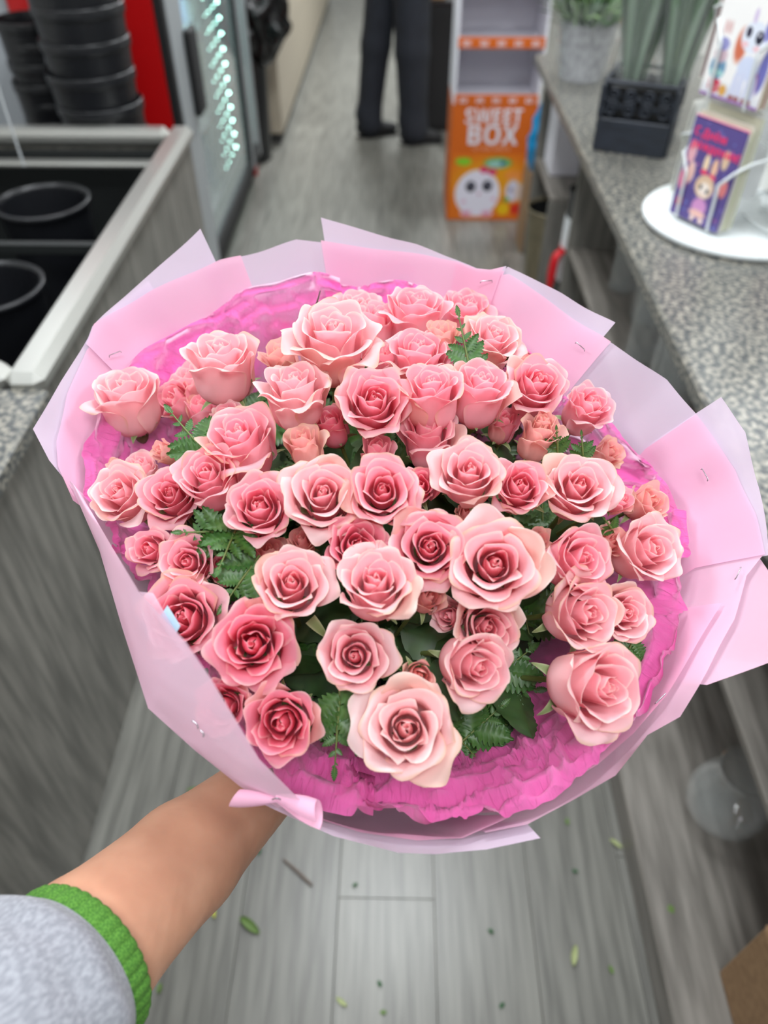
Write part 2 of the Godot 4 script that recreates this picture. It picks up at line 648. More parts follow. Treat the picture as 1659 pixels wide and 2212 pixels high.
func stack(where: Vector3, r: float, pitch: float, n: int, label: String, group: String, tags: bool) -> void:
	var h := 0.30
	var prof := [[0.001, 0.004], [r * 0.78, 0.004], [r * 0.8, 0.0], [r * 0.82, 0.01], [r * 0.955, h - 0.03], [r * 0.99, h - 0.028], [r * 1.0, h - 0.022], [r * 1.0, h - 0.004], [r * 0.985, h], [r * 0.95, h], [r * 0.93, h - 0.03], [r * 0.79, 0.02], [r * 0.001, 0.016]]
	var mesh := lathe(prof, 40)
	var tag := pm("price_sticker", c8(205, 206, 214), 0.6)
	for i in n:
		var o := single("stacked_bucket", label % ["topmost", "second from the top", "third from the top", "fourth from the top", "fifth from the top", "sixth from the top", "seventh from the top", "eighth from the top", "ninth from the top", "tenth from the top", "eleventh from the top", "twelfth from the top", "thirteenth from the top", "fourteenth from the top", "fifteenth from the top"][n - 1 - i], "bucket", mesh, M.black_plastic, where + Vector3(0.004 * sin(i * 2.1), i * pitch, 0.004 * cos(i * 1.7)), Vector3(0, i * 0.7, 0), group)
		if tags and i in [6, 9]:
			var q := put(o, "price_sticker", cbox(Vector3(0.026, 0.02, 0.001), 0.0003), tag)
			var a := -i * 0.7 + (PI * 0.5 - 0.2 if i == 6 else PI * 0.93)
			q.position = Vector3(cos(a), 0, sin(a)) * r * 0.945 + Vector3(0, h - 0.055, 0)
			q.rotation.y = PI / 2 - a
			q.rotation.x = -0.09


# ---------------------------------------------------------------- glass-fronted drinks fridge
func make_fridge() -> void:
	var t := thing("drinks_fridge", "red double-door drinks fridge with glowing LED strips behind glass doors", "fridge", Vector3(-1.01, 0, -3.63))
	var W := 0.25   # half depth (x); front plane at x = -0.76
	var L := 0.78   # half length (z)
	slab(t, "side_panel", Vector3(-W, 0.0, L - 0.04), Vector3(W - 0.03, 2.0, L), M.red, 0.006)
	slab(t, "side_panel", Vector3(-W, 0.0, -L), Vector3(W - 0.03, 2.0, -L + 0.04), M.red, 0.006)
	slab(t, "back_panel", Vector3(-W, 0.0, -L + 0.04), Vector3(-W + 0.04, 2.0, L - 0.04), M.black_matt)
	slab(t, "top_panel", Vector3(-W + 0.04, 1.94, -L + 0.04), Vector3(W - 0.03, 2.0, L - 0.04), M.red)
	slab(t, "plinth", Vector3(-W + 0.04, 0.0, -L + 0.04), Vector3(W - 0.05, 0.12, L - 0.04), M.black_matt)
	slab(t, "gasket", Vector3(W - 0.03, 0.10, L - 0.035), Vector3(W, 2.0, L + 0.001), M.black_matt)
	var shelf_m := pm("wire_shelf_white", c8(200, 205, 210), 0.35, 0.4)
	for k in 5:
		slab(t, "shelf", Vector3(-W + 0.05, 0.16 + k * 0.34, -L + 0.05), Vector3(W - 0.09, 0.172 + k * 0.34, L - 0.05), shelf_m)
	# goods on the shelves, mostly dark, out of focus
	var cols := [c8(40, 120, 60), c8(180, 160, 30), c8(40, 60, 130), c8(120, 30, 50), c8(190, 190, 185), c8(60, 40, 30)]
	var bottle := lathe([[0.001, 0.0], [0.03, 0.0], [0.033, 0.01], [0.033, 0.14], [0.026, 0.17], [0.012, 0.2], [0.012, 0.225], [0.001, 0.226]], 14)
	for k in 5:
		for i in 6:
			single("drink_bottle", "small drink bottle on a shelf inside the glass-fronted fridge", "bottle", bottle, pm("bottle_tint", cols[(i * 2 + k * 3) % 6], 0.25), Vector3(-0.92, 0.1725 + k * 0.34, -3.0 - i * 0.2), Vector3.ZERO, "bottles in the fridge")
	# doors
	var pane := pm("door_glass", Color(0.75, 0.85, 0.85, 0.18), 0.04)
	pane.transparency = BaseMaterial3D.TRANSPARENCY_ALPHA
	var led := pm("led_glow", Color.WHITE, 0.5)
	led.emission_enabled = true
	led.emission = Color(0.72, 1.0, 0.93)
	led.emission_energy_multiplier = 70.0
	var led2 := led.duplicate()
	led2.emission_energy_multiplier = 30.0
	var dot := SphereMesh.new()
	dot.radius = 0.0055
	dot.height = 0.011
	dot.radial_segments = 10
	dot.rings = 5
	for d in 2:
		var z0: float = [L - 0.02, -0.50][d]        # edge of this door towards the viewer
		var z1: float = [-0.48, -L + 0.02][d]
		var sw: float = [0.2, 0.03][d]             # width of the stile on that edge
		var door := put(t, "door", cbox(Vector3(0.03, 1.84, sw), 0.004), M.grey_frame, Vector3(W - 0.012, 1.04, z0 - 0.015 - sw / 2))
		var at0 := door.position
		slab(door, "frame_stile", Vector3(W - 0.027, 0.12, z1) - at0, Vector3(W + 0.003, 1.96, z1 + 0.05) - at0, M.black_matt if d == 0 else M.grey_frame)
		slab(door, "frame_rail", Vector3(W - 0.027, 0.12, z1 + 0.05) - at0, Vector3(W + 0.003, 0.19, z0 - 0.015 - sw) - at0, M.black_matt)
		slab(door, "frame_rail", Vector3(W - 0.027, 1.89, z1 + 0.05) - at0, Vector3(W + 0.003, 1.96, z0 - 0.015 - sw) - at0, M.black_matt)
		slab(door, "glass_pane", Vector3(W - 0.015, 0.19, z1 + 0.05) - at0, Vector3(W - 0.01, 1.89, z0 - 0.015 - sw) - at0, pane, 0.0005)
		if d == 0:
			slab(door, "handle", Vector3(W + 0.003, 0.70, z0 - 0.28) - at0, Vector3(W + 0.03, 0.98, z0 - 0.17) - at0, M.black_matt, 0.008)
	# LED strips: a board with single diodes
	for s in 2:
		var zc: float = [-0.40, -0.62][s]
		var bx0: float = [W - 0.075, W - 0.034][s]
		var bar := slab(t, "led_strip", Vector3(bx0, 0.22, zc - 0.03), Vector3(bx0 + 0.01, 1.7, zc + (0.34 if s == 0 else 0.03)), M.black_matt)
		for i in 24:
			var y := 0.27 + i * 0.062
			for c in ([0, 1, 2, 3] if s == 0 else [0]):
				put(bar, "led", dot, led if c == 0 else led2, Vector3(0.008, y - 0.96, (-0.155 + [0.0, 0.11, 0.21, 0.29][c]) if s == 0 else 0.0), Vector3.ZERO, Vector3.ONE * (1.0 - 0.17 * c))
	var l := OmniLight3D.new()
	l.name = "led_light"
	l.light_color = Color(0.8, 1.0, 0.95)
	l.light_energy = 0.12
	l.light_size = 0.1
	l.omni_range = 8.0
	l.omni_attenuation = 2.0
	l.shadow_enabled = true
	t.add_child(l)
	l.position = Vector3(W - 0.2, 0.9, -0.1)


# ---------------------------------------------------------------- far end of the aisle
func make_far_things() -> void:
	var c := thing("beige_cabinet", "tall beige laminate cabinet along the aisle behind the black bag", "cabinet", Vector3(-0.98, 0, -7.0))
	slab(c, "carcass", Vector3(-0.28, 0.06, -2.1), Vector3(0.28, 2.1, 2.1), M.beige)
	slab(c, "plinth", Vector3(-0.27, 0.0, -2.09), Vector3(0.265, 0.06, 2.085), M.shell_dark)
	# bin with black bag
	var b := thing("waste_bin", "black plastic waste bin under a hanging black bag", "bin", Vector3(-0.845, 0, -4.66))
	put(b, "body", lathe([[0.001, 0.0], [0.1, 0.0], [0.12, 0.52], [0.128, 0.525], [0.128, 0.54], [0.115, 0.54], [0.1, 0.03], [0.001, 0.02]], 28), M.black_plastic)
	var P := PackedVector3Array()
	var nu := 49
	var nv := 30
	for j in nv:
		var v := float(j) / (nv - 1)
		for i in nu:
			var a := TAU * i / (nu - 1)
			var r := 0.145 * pow(sin(PI * clampf(v * 0.93 + 0.02, 0, 1)), 0.6)
			var f := noise.get_noise_3d(cos(a) * 3.0, v * 3.2, sin(a) * 3.0) * 0.05 + 0.02 * absf(noise.get_noise_3d(cos(a) * 9.0, v * 5.0, sin(a) * 9.0)) + 0.012 * sin(a * 9.0 + v * 4.0) * (1.0 - v)
			r = maxf(r + f * sin(PI * v), 0.002)
			P.append(Vector3(r * cos(a), v * 0.55 - 0.06, r * sin(a)))
	var bag_m := pm("black_polythene", c8(12, 12, 14), 0.22)
	single("rubbish_bag", "glossy crumpled black rubbish bag hanging beside the fridge", "bag", grid(P, nu, nv, PackedColorArray(), true, Vector2.ONE, true), bag_m, Vector3(-0.725, 0.5605, -4.6))
	# black cabinet by the person, with a small carton on it
	var k := thing("black_cabinet", "low black cabinet standing behind the person's legs", "cabinet", Vector3(0.28, 0, -5.35))
	slab(k, "carcass", Vector3(-0.12, 0.03, -0.2), Vector3(0.12, 0.68, 0.2), M.black_matt)
	slab(k, "plinth", Vector3(-0.115, 0, -0.195), Vector3(0.115, 0.03, 0.19), M.black_matt)
	slab(k, "top", Vector3(-0.125, 0.68, -0.205), Vector3(0.125, 0.7, 0.205), M.black_plastic)
	var ct := thing("tan_carton", "small tan carton on the black cabinet behind the legs", "carton", Vector3(0.215, 0.7, -5.25))
	slab(ct, "body", Vector3(-0.045, 0, -0.06), Vector3(0.045, 0.12, 0.06), M.kraft)
	slab(ct, "tape", Vector3(-0.046, 0.04, 0.0595), Vector3(0.046, 0.05, 0.0608), pm("parcel_tape", c8(120, 84, 50), 0.3), 0.0003)
	make_person()


func make_person() -> void:
	var t := thing("person", "person in dark navy trousers and black shoes standing in the aisle", "person", Vector3(0, 0, -5.0))
	# one continuous body, facing the counter
	var hipL := Vector3(-0.07, 0.93, -0.08)
	var hipR := Vector3(0.06, 0.93, 0.06)
	var kneeL := Vector3(-0.135, 0.5, -0.06)
	var kneeR := Vector3(0.075, 0.5, 0.07)
	var ankL := Vector3(-0.185, 0.1, -0.05)
	var ankR := Vector3(0.085, 0.1, 0.07)
	var skin := pm("skin", c8(205, 160, 135), 0.55)
	var body := [
		[hipL, 0.085, kneeL, 0.06], [kneeL, 0.06, ankL, 0.045], [hipR, 0.085, kneeR, 0.06], [kneeR, 0.06, ankR, 0.045],
		[hipL, 0.09, hipR, 0.09], [(hipL + hipR) / 2, 0.12, Vector3(0.0, 1.15, 0), 0.11], [Vector3(0, 1.15, 0), 0.115, Vector3(0.01, 1.38, 0), 0.12],
		[Vector3(-0.01, 1.42, -0.16), 0.06, Vector3(0.01, 1.42, 0.16), 0.06], [Vector3(0.01, 1.44, 0), 0.055, Vector3(0.02, 1.54, 0), 0.05],
		[Vector3(0.02, 1.62, 0), 0.082, Vector3(0.04, 1.68, 0), 0.088], [Vector3(0.11, 1.61, 0), 0.012, Vector3(0.125, 1.595, 0), 0.014],
		[Vector3(-0.0, 1.42, -0.19), 0.05, Vector3(0.03, 1.13, -0.22), 0.042], [Vector3(0.03, 1.13, -0.22), 0.04, Vector3(0.24, 1.02, -0.15), 0.03], [Vector3(0.24, 1.02, -0.15), 0.03, Vector3(0.32, 1.0, -0.13), 0.025],
		[Vector3(-0.0, 1.42, 0.19), 0.05, Vector3(0.03, 1.13, 0.22), 0.042], [Vector3(0.03, 1.13, 0.22), 0.04, Vector3(0.24, 1.02, 0.15), 0.03], [Vector3(0.24, 1.02, 0.15), 0.03, Vector3(0.32, 1.0, 0.13), 0.025],
	]
	for z in [-0.13, 0.13]:
		for f in 4:
			var a := Vector3(0.32, 1.0, z + (f - 1.5) * 0.016)
			body.append([a, 0.009, a + Vector3(0.035, -0.01, 0), 0.008])
			body.append([a + Vector3(0.035, -0.01, 0), 0.008, a + Vector3(0.055, -0.035, 0), 0.007])
		body.append([Vector3(0.27, 1.005, z * 0.85), 0.012, Vector3(0.32, 0.985, z * 0.6), 0.009])
	put(t, "body", blob(body, 0.02, 0.02), skin)
	var navy := wood("navy_trouser_cloth", 51, c8(17, 20, 28), c8(26, 30, 40), Vector3(8, 2, 8), 0.85)
	put(t, "trousers", blob([
		[hipL, 0.105, kneeL, 0.086], [kneeL, 0.086, ankL + Vector3(0.005, 0.02, 0), 0.074], [ankL + Vector3(0.0, 0.03, 0), 0.078, ankL + Vector3(0.012, -0.02, 0.01), 0.076],
		[hipR, 0.112, kneeR, 0.098], [kneeR, 0.098, ankR + Vector3(0.005, 0.02, 0), 0.082], [ankR + Vector3(0.0, 0.03, 0), 0.085, ankR + Vector3(0.012, -0.02, 0.01), 0.084],
		[hipL, 0.11, hipR, 0.11], [(hipL + hipR) / 2, 0.14, Vector3(0, 1.04, 0), 0.135]], 0.016, 0.02), navy)
	put(t, "sweater", blob([[Vector3(0, 1.06, -0.03), 0.14, Vector3(0.01, 1.36, -0.03), 0.14], [Vector3(0, 1.06, 0.03), 0.14, Vector3(0.01, 1.36, 0.03), 0.14], [Vector3(-0.01, 1.42, -0.16), 0.075, Vector3(0.01, 1.42, 0.16), 0.075], [Vector3(0, 1.42, -0.19), 0.065, Vector3(0.03, 1.13, -0.22), 0.057], [Vector3(0.03, 1.13, -0.22), 0.055, Vector3(0.2, 1.04, -0.16), 0.045], [Vector3(0, 1.42, 0.19), 0.065, Vector3(0.03, 1.13, 0.22), 0.057], [Vector3(0.03, 1.13, 0.22), 0.055, Vector3(0.2, 1.04, 0.16), 0.045]], 0.02, 0.02), pm("charcoal_knit", c8(40, 40, 44), 0.9))
	put(t, "hair", blob([[Vector3(0.0, 1.7, 0), 0.088, Vector3(0.03, 1.715, 0), 0.088], [Vector3(-0.02, 1.65, 0), 0.085, Vector3(-0.01, 1.6, 0), 0.07]], 0.016, 0.02), pm("dark_hair", c8(40, 28, 22), 0.5))
	for z in [-0.03, 0.03]:
		put(t, "eye", lathe([[0.001, -0.008], [0.006, -0.005], [0.008, 0], [0.006, 0.005], [0.001, 0.008]], 10), M.black_plastic, Vector3(0.118, 1.655, z))
	put(t, "mouth", cbox(Vector3(0.006, 0.008, 0.04), 0.002), pm("lips", c8(170, 90, 85), 0.5), Vector3(0.115, 1.565, 0))
	for a in [[ankL, 0.35], [ankR, 0.1]]:
		var p: Vector3 = a[0]
		var dir := Vector3(cos(a[1]), 0, -sin(a[1]))
		var shoe := put(t, "shoe", blob([[p + Vector3(-0.03, -0.045, 0), 0.05, p + dir * 0.06 + Vector3(0, -0.055, 0), 0.044], [p + dir * 0.06 + Vector3(0, -0.055, 0), 0.044, p + dir * 0.16 + Vector3(0, -0.066, 0), 0.033], [p + Vector3(0, -0.02, 0), 0.05, p + Vector3(0, 0.01, 0), 0.046]], 0.012, 0.012), M.black_matt)
		put(shoe, "sole", blob([[p + Vector3(-0.04, -0.092, 0), 0.04, p + dir * 0.17 + Vector3(0, -0.092, 0), 0.034]], 0.01, 0.004), M.black_plastic, Vector3(0, 0.08, 0), Vector3.ZERO, Vector3(1, 0.2 / 1.0, 1)).position.y = 0.0


# ---------------------------------------------------------------- cardboard sweets stand
func ell(im: Image, cx: float, cy: float, rx: float, ry: float, c: Color, soft := 0.06) -> void:
	var w := im.get_width()
	var h := im.get_height()
	for y in range(maxi(0, int(cy - ry)), mini(h, int(cy + ry) + 2)):
		for x in range(maxi(0, int(cx - rx)), mini(w, int(cx + rx) + 2)):
			var d := sqrt(pow((x - cx) / rx, 2) + pow((y - cy) / ry, 2))
			var k := clampf((1.0 - d) / soft, 0, 1)
			if k > 0:
				im.set_pixel(x, y, im.get_pixel(x, y).lerp(c, k * c.a))


func printed(called: String, im: Image, rough := 0.55) -> StandardMaterial3D:
	var m := pm(called, Color.WHITE, rough)
	m.albedo_texture = ImageTexture.create_from_image(im)
	return m


func quad(w: float, h: float) -> QuadMesh:
	var q := QuadMesh.new()
	q.size = Vector2(w, h)
	return q


func make_sweet_stand() -> void:
	var t := thing("sweets_display_stand", "orange and white cardboard display stand lettered SWEET BOX with empty shelves", "display stand", Vector3(0.447, 0, -3.80))
	var w := 0.1975
	var dp := 0.34
	slab(t, "base_box", Vector3(-w, 0, -dp), Vector3(w, 0.535, 0), M.orange, 0.003)
	for s in [-1, 1]:
		slab(t, "side_wall", Vector3(s * w - (0.012 if s > 0 else 0.0), 0.535, -dp), Vector3(s * w + (0.012 if s < 0 else 0.0), 1.75, 0.0), M.white_card, 0.002)
	slab(t, "back_wall", Vector3(-w + 0.012, 0.535, -dp), Vector3(w - 0.012, 1.75, -dp + 0.012), M.white_card, 0.002)
	for k in 6:
		var y := 0.535 + k * 0.226
		var sh := slab(t, "shelf", Vector3(-w + 0.012, y, -dp + 0.012), Vector3(w - 0.012, y + 0.012, -0.003), M.white_card, 0.002)
		var strip := slab(sh, "shelf_strip", Vector3(-w + 0.008, y + 0.0, -0.0045) - sh.position, Vector3(w - 0.008, y + 0.043, 0.001) - sh.position, M.orange, 0.001)
		if k < 3:
			for i in 5:
				text(strip, "lettering", "SWEET", 0.0085, M.white_card, Vector3(-0.15 + i * 0.075, 0.0045, 0.003))
				text(strip, "lettering", "BOX", 0.0125, M.white_card, Vector3(-0.15 + i * 0.075, -0.0075, 0.003))
	# printed front of the base: letters on top, picture panel below
	text(t, "lettering", "SWEET", 0.062, M.white_card, Vector3(-0.005, 0.487, 0.0006))
	text(t, "lettering", "BOX", 0.088, M.white_card, Vector3(-0.005, 0.405, 0.0006))
	text(t, "lettering", "TOY AND SWEETS", 0.017, pm("peach_print", c8(240, 180, 140), 0.6), Vector3(-0.005, 0.345, 0.0006), Vector3.ZERO, false)
	var im := Image.create(360, 300, false, Image.FORMAT_RGB8)
	im.fill(c8(216, 108, 12))
	ell(im, 180, 120, 230, 130, c8(226, 150, 8), 0.5)
	ell(im, 55, 35, 40, 20, c8(130, 196, 40), 0.2)
	ell(im, 210, 40, 70, 28, c8(110, 170, 90), 0.2)
	ell(im, 205, 45, 52, 18, c8(150, 196, 190), 0.3)
	ell(im, 232, 42, 14, 12, c8(40, 90, 140), 0.4)
	ell(im, 290, 95, 52, 26, c8(230, 140, 60), 0.3)
	ell(im, 345, 90, 26, 40, c8(206, 110, 20), 0.3)
	ell(im, 290, 165, 40, 60, c8(206, 204, 222), 0.3)
	ell(im, 325, 170, 30, 50, c8(208, 186, 176), 0.4)
	ell(im, 280, 160, 10, 14, c8(120, 110, 140), 0.5)
	ell(im, 265, 205, 18, 14, c8(90, 160, 70), 0.4)
	ell(im, 255, 250, 36, 34, c8(226, 180, 0), 0.3)
	ell(im, 318, 250, 38, 30, c8(206, 40, 20), 0.3)
	ell(im, 345, 235, 18, 18, c8(220, 120, 50), 0.3)
	# a plain fluffy white animal with a pink bow
	for k in 40:
		var a := TAU * k / 40.0
		ell(im, 128 + cos(a) * 88, 178 + sin(a) * 92, 20, 20, c8(226, 222, 236), 0.4)
	ell(im, 128, 178, 98, 102, c8(226, 222, 236), 0.1)
	ell(im, 85, 270, 36, 20, c8(226, 200, 220), 0.3)
	ell(im, 178, 270, 36, 20, c8(226, 200, 220), 0.3)
	ell(im, 82, 272, 22, 12, c8(214, 130, 160), 0.4)
	ell(im, 178, 272, 22, 12, c8(214, 130, 160), 0.4)
	ell(im, 96, 146, 25, 27, c8(30, 30, 44), 0.2)
	ell(im, 172, 142, 25, 27, c8(30, 30, 44), 0.2)
	ell(im, 102, 138, 7, 8, c8(190, 190, 210), 0.4)
	ell(im, 178, 134, 7, 8, c8(190, 190, 210), 0.4)
	ell(im, 136, 180, 8, 7, c8(190, 110, 140), 0.4)
	ell(im, 66, 216, 15, 11, c8(222, 170, 196), 0.6)
	ell(im, 206, 204, 15, 11, c8(222, 170, 196), 0.6)
	ell(im, 150, 70, 22, 17, c8(214, 60, 110), 0.2)
	ell(im, 190, 80, 22, 17, c8(214, 60, 110), 0.2)
	ell(im, 170, 75, 9, 9, c8(170, 40, 90), 0.3)
	put(t, "printed_picture", quad(0.385, 0.318), printed("sweets_stand_print", im), Vector3(0.003, 0.164, 0.0012))


# ---------------------------------------------------------------- granite counter with open shelves below
func make_granite_counter() -> void:
	var t := thing("granite_counter", "long counter with speckled granite top over open wooden shelves", "counter", Vector3(0.85, 0, -1.3))
	# top x .515 .. 1.22 ; z -3.28 .. +0.7
	slab(t, "granite_top", Vector3(-0.335, 0.822, -1.98), Vector3(0.39, 0.86, 2.0), M.granite, 0.006)
	slab(t, "plinth", Vector3(-0.363, 0.0, -1.95), Vector3(0.36, 0.085, 2.0), M.cab_along, 0.004)
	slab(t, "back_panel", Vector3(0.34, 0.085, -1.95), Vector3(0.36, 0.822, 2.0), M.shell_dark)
	for z in [-1.95, -1.53, -1.12, 1.3, 1.98]:
		slab(t, "divider_panel", Vector3(-0.29, 0.085, z), Vector3(0.34, 0.482 if z == -1.53 else 0.822, z + 0.02), M.cab, 0.002)
	for z in [[-1.93, -1.51], [-1.10, 1.3], [1.32, 1.98]]:
		slab(t, "shelf", Vector3(-0.285, 0.482, z[0]), Vector3(0.34, 0.50, z[1]), M.cab_along, 0.002)


func vase_mesh(kind: int) -> ArrayMesh:
	var outer: Array
	if kind == 0:     # fish bowl
		outer = [[0.001, 0.0], [0.035, 0.0], [0.055, 0.012], [0.074, 0.05], [0.078, 0.085], [0.068, 0.125], [0.048, 0.155], [0.046, 0.175], [0.05, 0.19]]
	elif kind == 1:   # tall cylinder
		outer = [[0.001, 0.0], [0.05, 0.0], [0.055, 0.005], [0.055, 0.28]]
	else:             # flared
		outer = [[0.001, 0.0], [0.04, 0.0], [0.042, 0.01], [0.04, 0.1], [0.05, 0.2], [0.068, 0.26]]
	var prof := outer.duplicate()
	for i in range(outer.size() - 1, 0, -1):
		prof.append([maxf(outer[i][0] - 0.0035, 0.001), outer[i][1] + (0.006 if i < 3 else 0.0)])
	prof.append([0.001, 0.007])
	return lathe(prof, 36)


func make_under_counter() -> void:
	var glass := pm("vase_glass", Color(0.92, 0.96, 0.96, 0.06), 0.03)
	glass.transparency = BaseMaterial3D.TRANSPARENCY_ALPHA
	single("glass_vase", "round clear glass bowl vase on the plinth under the granite counter", "vase", vase_mesh(0), glass, Vector3(0.665, 0.0855, -0.69))
	var spots := [[0.665, 0.5005, -1.75, 1], [0.70, 0.5005, -1.62, 2], [0.64, 0.5005, -1.48, 1], [0.72, 0.5005, -1.95, 1], [0.68, 0.5005, -2.12, 2], [0.68, 0.0855, -1.25, 1], [0.70, 0.0855, -1.6, 2], [0.69, 0.5005, -1.05, 1]]
	var names := ["", "tall clear cylinder vase on a shelf under the granite counter", "flared clear glass vase on a shelf under the granite counter"]
	for s in spots:
		single("glass_vase", names[s[3]], "vase", vase_mesh(s[3]), glass, Vector3(s[0], s[1], s[2]), Vector3.ZERO, "glass vases under the counter")
	# white-sleeved vase with a red ribbon bow
	var v := thing("ribboned_vase", "white-sleeved glass vase tied with a red ribbon under the counter", "vase", Vector3(0.645, 0.0855, -2.62))
	put(v, "glass_body", lathe([[0.001, 0.0], [0.05, 0.0], [0.056, 0.01], [0.056, 0.5], [0.06, 0.52], [0.056, 0.52], [0.052, 0.5], [0.052, 0.012], [0.001, 0.01]], 36), pm("smoked_glass", c8(52, 56, 58), 0.15))
	put(v, "paper_sleeve", lathe([[0.0575, 0.20], [0.0585, 0.2], [0.0585, 0.43], [0.0575, 0.43]], 36), pm("white_paper", c8(224, 228, 230), 0.7))
	put(v, "ribbon", lathe([[0.059, 0.305], [0.0605, 0.305], [0.0605, 0.322], [0.059, 0.322]], 36), M.red_ribbon)
	for k in 3:
		var y0 := 0.313
		var pts := smooth_line([Vector3(-0.056, y0, 0.02 + 0.008 * k), Vector3(-0.078, y0 - 0.02, 0.03 + 0.012 * k), Vector3(-0.085, y0 - 0.09, 0.032 + 0.016 * k), Vector3(-0.08 - 0.008 * k, y0 - 0.16, 0.03 + 0.02 * k)], 6)
		put(v, "ribbon_tail", tube(pts, [0.007, 0.008, 0.009, 0.01, 0.011, 0.012, 0.012, 0.012, 0.012, 0.012, 0.012, 0.012, 0.012, 0.011, 0.01, 0.009, 0.008, 0.006, 0.004], 6), M.red_ribbon)
	# metal bucket with dark mouth
	var bk := thing("metal_bucket", "dull brass-coloured metal bucket under the counter end by the stand", "bucket", Vector3(0.615, 0.0855, -2.99))
	var brass := wood("dull_brass", 61, c8(120, 112, 92), c8(150, 140, 116), Vector3(6, 2, 6), 0.35)
	brass.metallic = 0.6
	put(bk, "body", lathe([[0.001, 0.0], [0.07, 0.0], [0.076, 0.005], [0.098, 0.30], [0.103, 0.303], [0.104, 0.312], [0.098, 0.313], [0.094, 0.3]], 40), brass)
	put(bk, "liner", lathe([[0.0935, 0.302], [0.072, 0.02], [0.001, 0.018]], 40), M.black_matt)
	# white carton on the middle shelf at the counter's end
	var wc := thing("white_carton", "plain white carton on the shelf at the end of the counter", "carton", Vector3(0.64, 0.5005, -3.1))
	slab(wc, "body", Vector3(-0.05, 0, -0.1), Vector3(0.06, 0.27, 0.07), M.white_card)
	slab(wc, "lid", Vector3(-0.052, 0.27, -0.102), Vector3(0.062, 0.285, 0.072), M.white_card)
	# kraft carton with blue bag by the stand
	var kc := thing("kraft_carton", "tall kraft carton beside the sweets stand under the blue bag", "carton", Vector3(0.612, 0, -3.5))
	slab(kc, "body", Vector3(-0.035, 0, -0.09), Vector3(0.09, 0.365, 0.09), M.kraft)
	slab(kc, "flap", Vector3(-0.035, 0.365, -0.09), Vector3(0.09, 0.37, -0.005), M.kraft, 0.001)
	slab(kc, "flap", Vector3(-0.035, 0.365, 0.005), Vector3(0.09, 0.37, 0.09), M.kraft, 0.001)
	var P := PackedVector3Array()
	for j in 24:
		var q := j / 23.0
		for i in 33:
			var a := TAU * i / 32.0
			var r := 0.066 * pow(maxf(sin(PI * (0.03 + q * 0.94)), 0), 0.45) * (1.0 - 0.35 * q) + noise.get_noise_3d(cos(a) * 3, q * 5, sin(a) * 3) * 0.018 * sin(PI * q)
			P.append(Vector3(r * cos(a) * 0.8 + 0.05 * q * q, q * 0.34, r * sin(a) * 1.2))
	single("blue_bag", "bright blue plastic bag on the kraft carton beside the sweets stand", "bag", grid(P, 33, 24, PackedColorArray(), true, Vector2.ONE, true), pm("blue_polythene", c8(0, 132, 186), 0.3), Vector3(0.60, 0.3705, -3.46))
	# brown carton on the plinth in the near corner
	var bc := thing("brown_carton", "brown cardboard box on the plinth beside the glass bowl vase", "carton", Vector3(0.705, 0.0855, -0.24))
	slab(bc, "body", Vector3(-0.12, 0, -0.17), Vector3(0.14, 0.235, 0.3), M.kraft, 0.004)
	slab(bc, "flap", Vector3(-0.12, 0.235, -0.17), Vector3(0.008, 0.239, 0.3), M.kraft, 0.001)
	slab(bc, "flap", Vector3(0.012, 0.235, -0.17), Vector3(0.14, 0.239, 0.3), M.kraft, 0.001)


# ---------------------------------------------------------------- things on the counter
func leaf_strip(L: float, w: float, bend: float, twist := 0.0) -> ArrayMesh:
	var P := PackedVector3Array()
	for j in 9:
		var v := j / 8.0
		var ww := w * pow(maxf(sin(PI * (0.06 + v * 0.92)), 0.0), 0.7)
		for i in 3:
			var u := i - 1.0
			var p := Vector3(u * ww, v * L * (1.0 - 0.3 * bend * v), bend * L * v * v + absf(u) * ww * 0.35)
			P.append(p.rotated(Vector3.UP, twist * v))
	return grid(P, 3, 9)


func crinkled_sleeve(r0: float, r1: float, h: float, amp: float, sd: float) -> ArrayMesh:
	var P := PackedVector3Array()
	for j in 26:
		var v := j / 25.0
		for i in 61:
			var a := TAU * i / 60.0
			var r := lerpf(r0, r1, v) * (1.0 + amp * noise.get_noise_3d(cos(a) * 4 + sd, v * 3, sin(a) * 4) + amp * 0.6 * sin(a * 7 + v * 3 + sd))
			P.append(Vector3(r * cos(a), v * h, r * sin(a)))
	return grid(P, 61, 26, PackedColorArray(), true, Vector2.ONE, true)


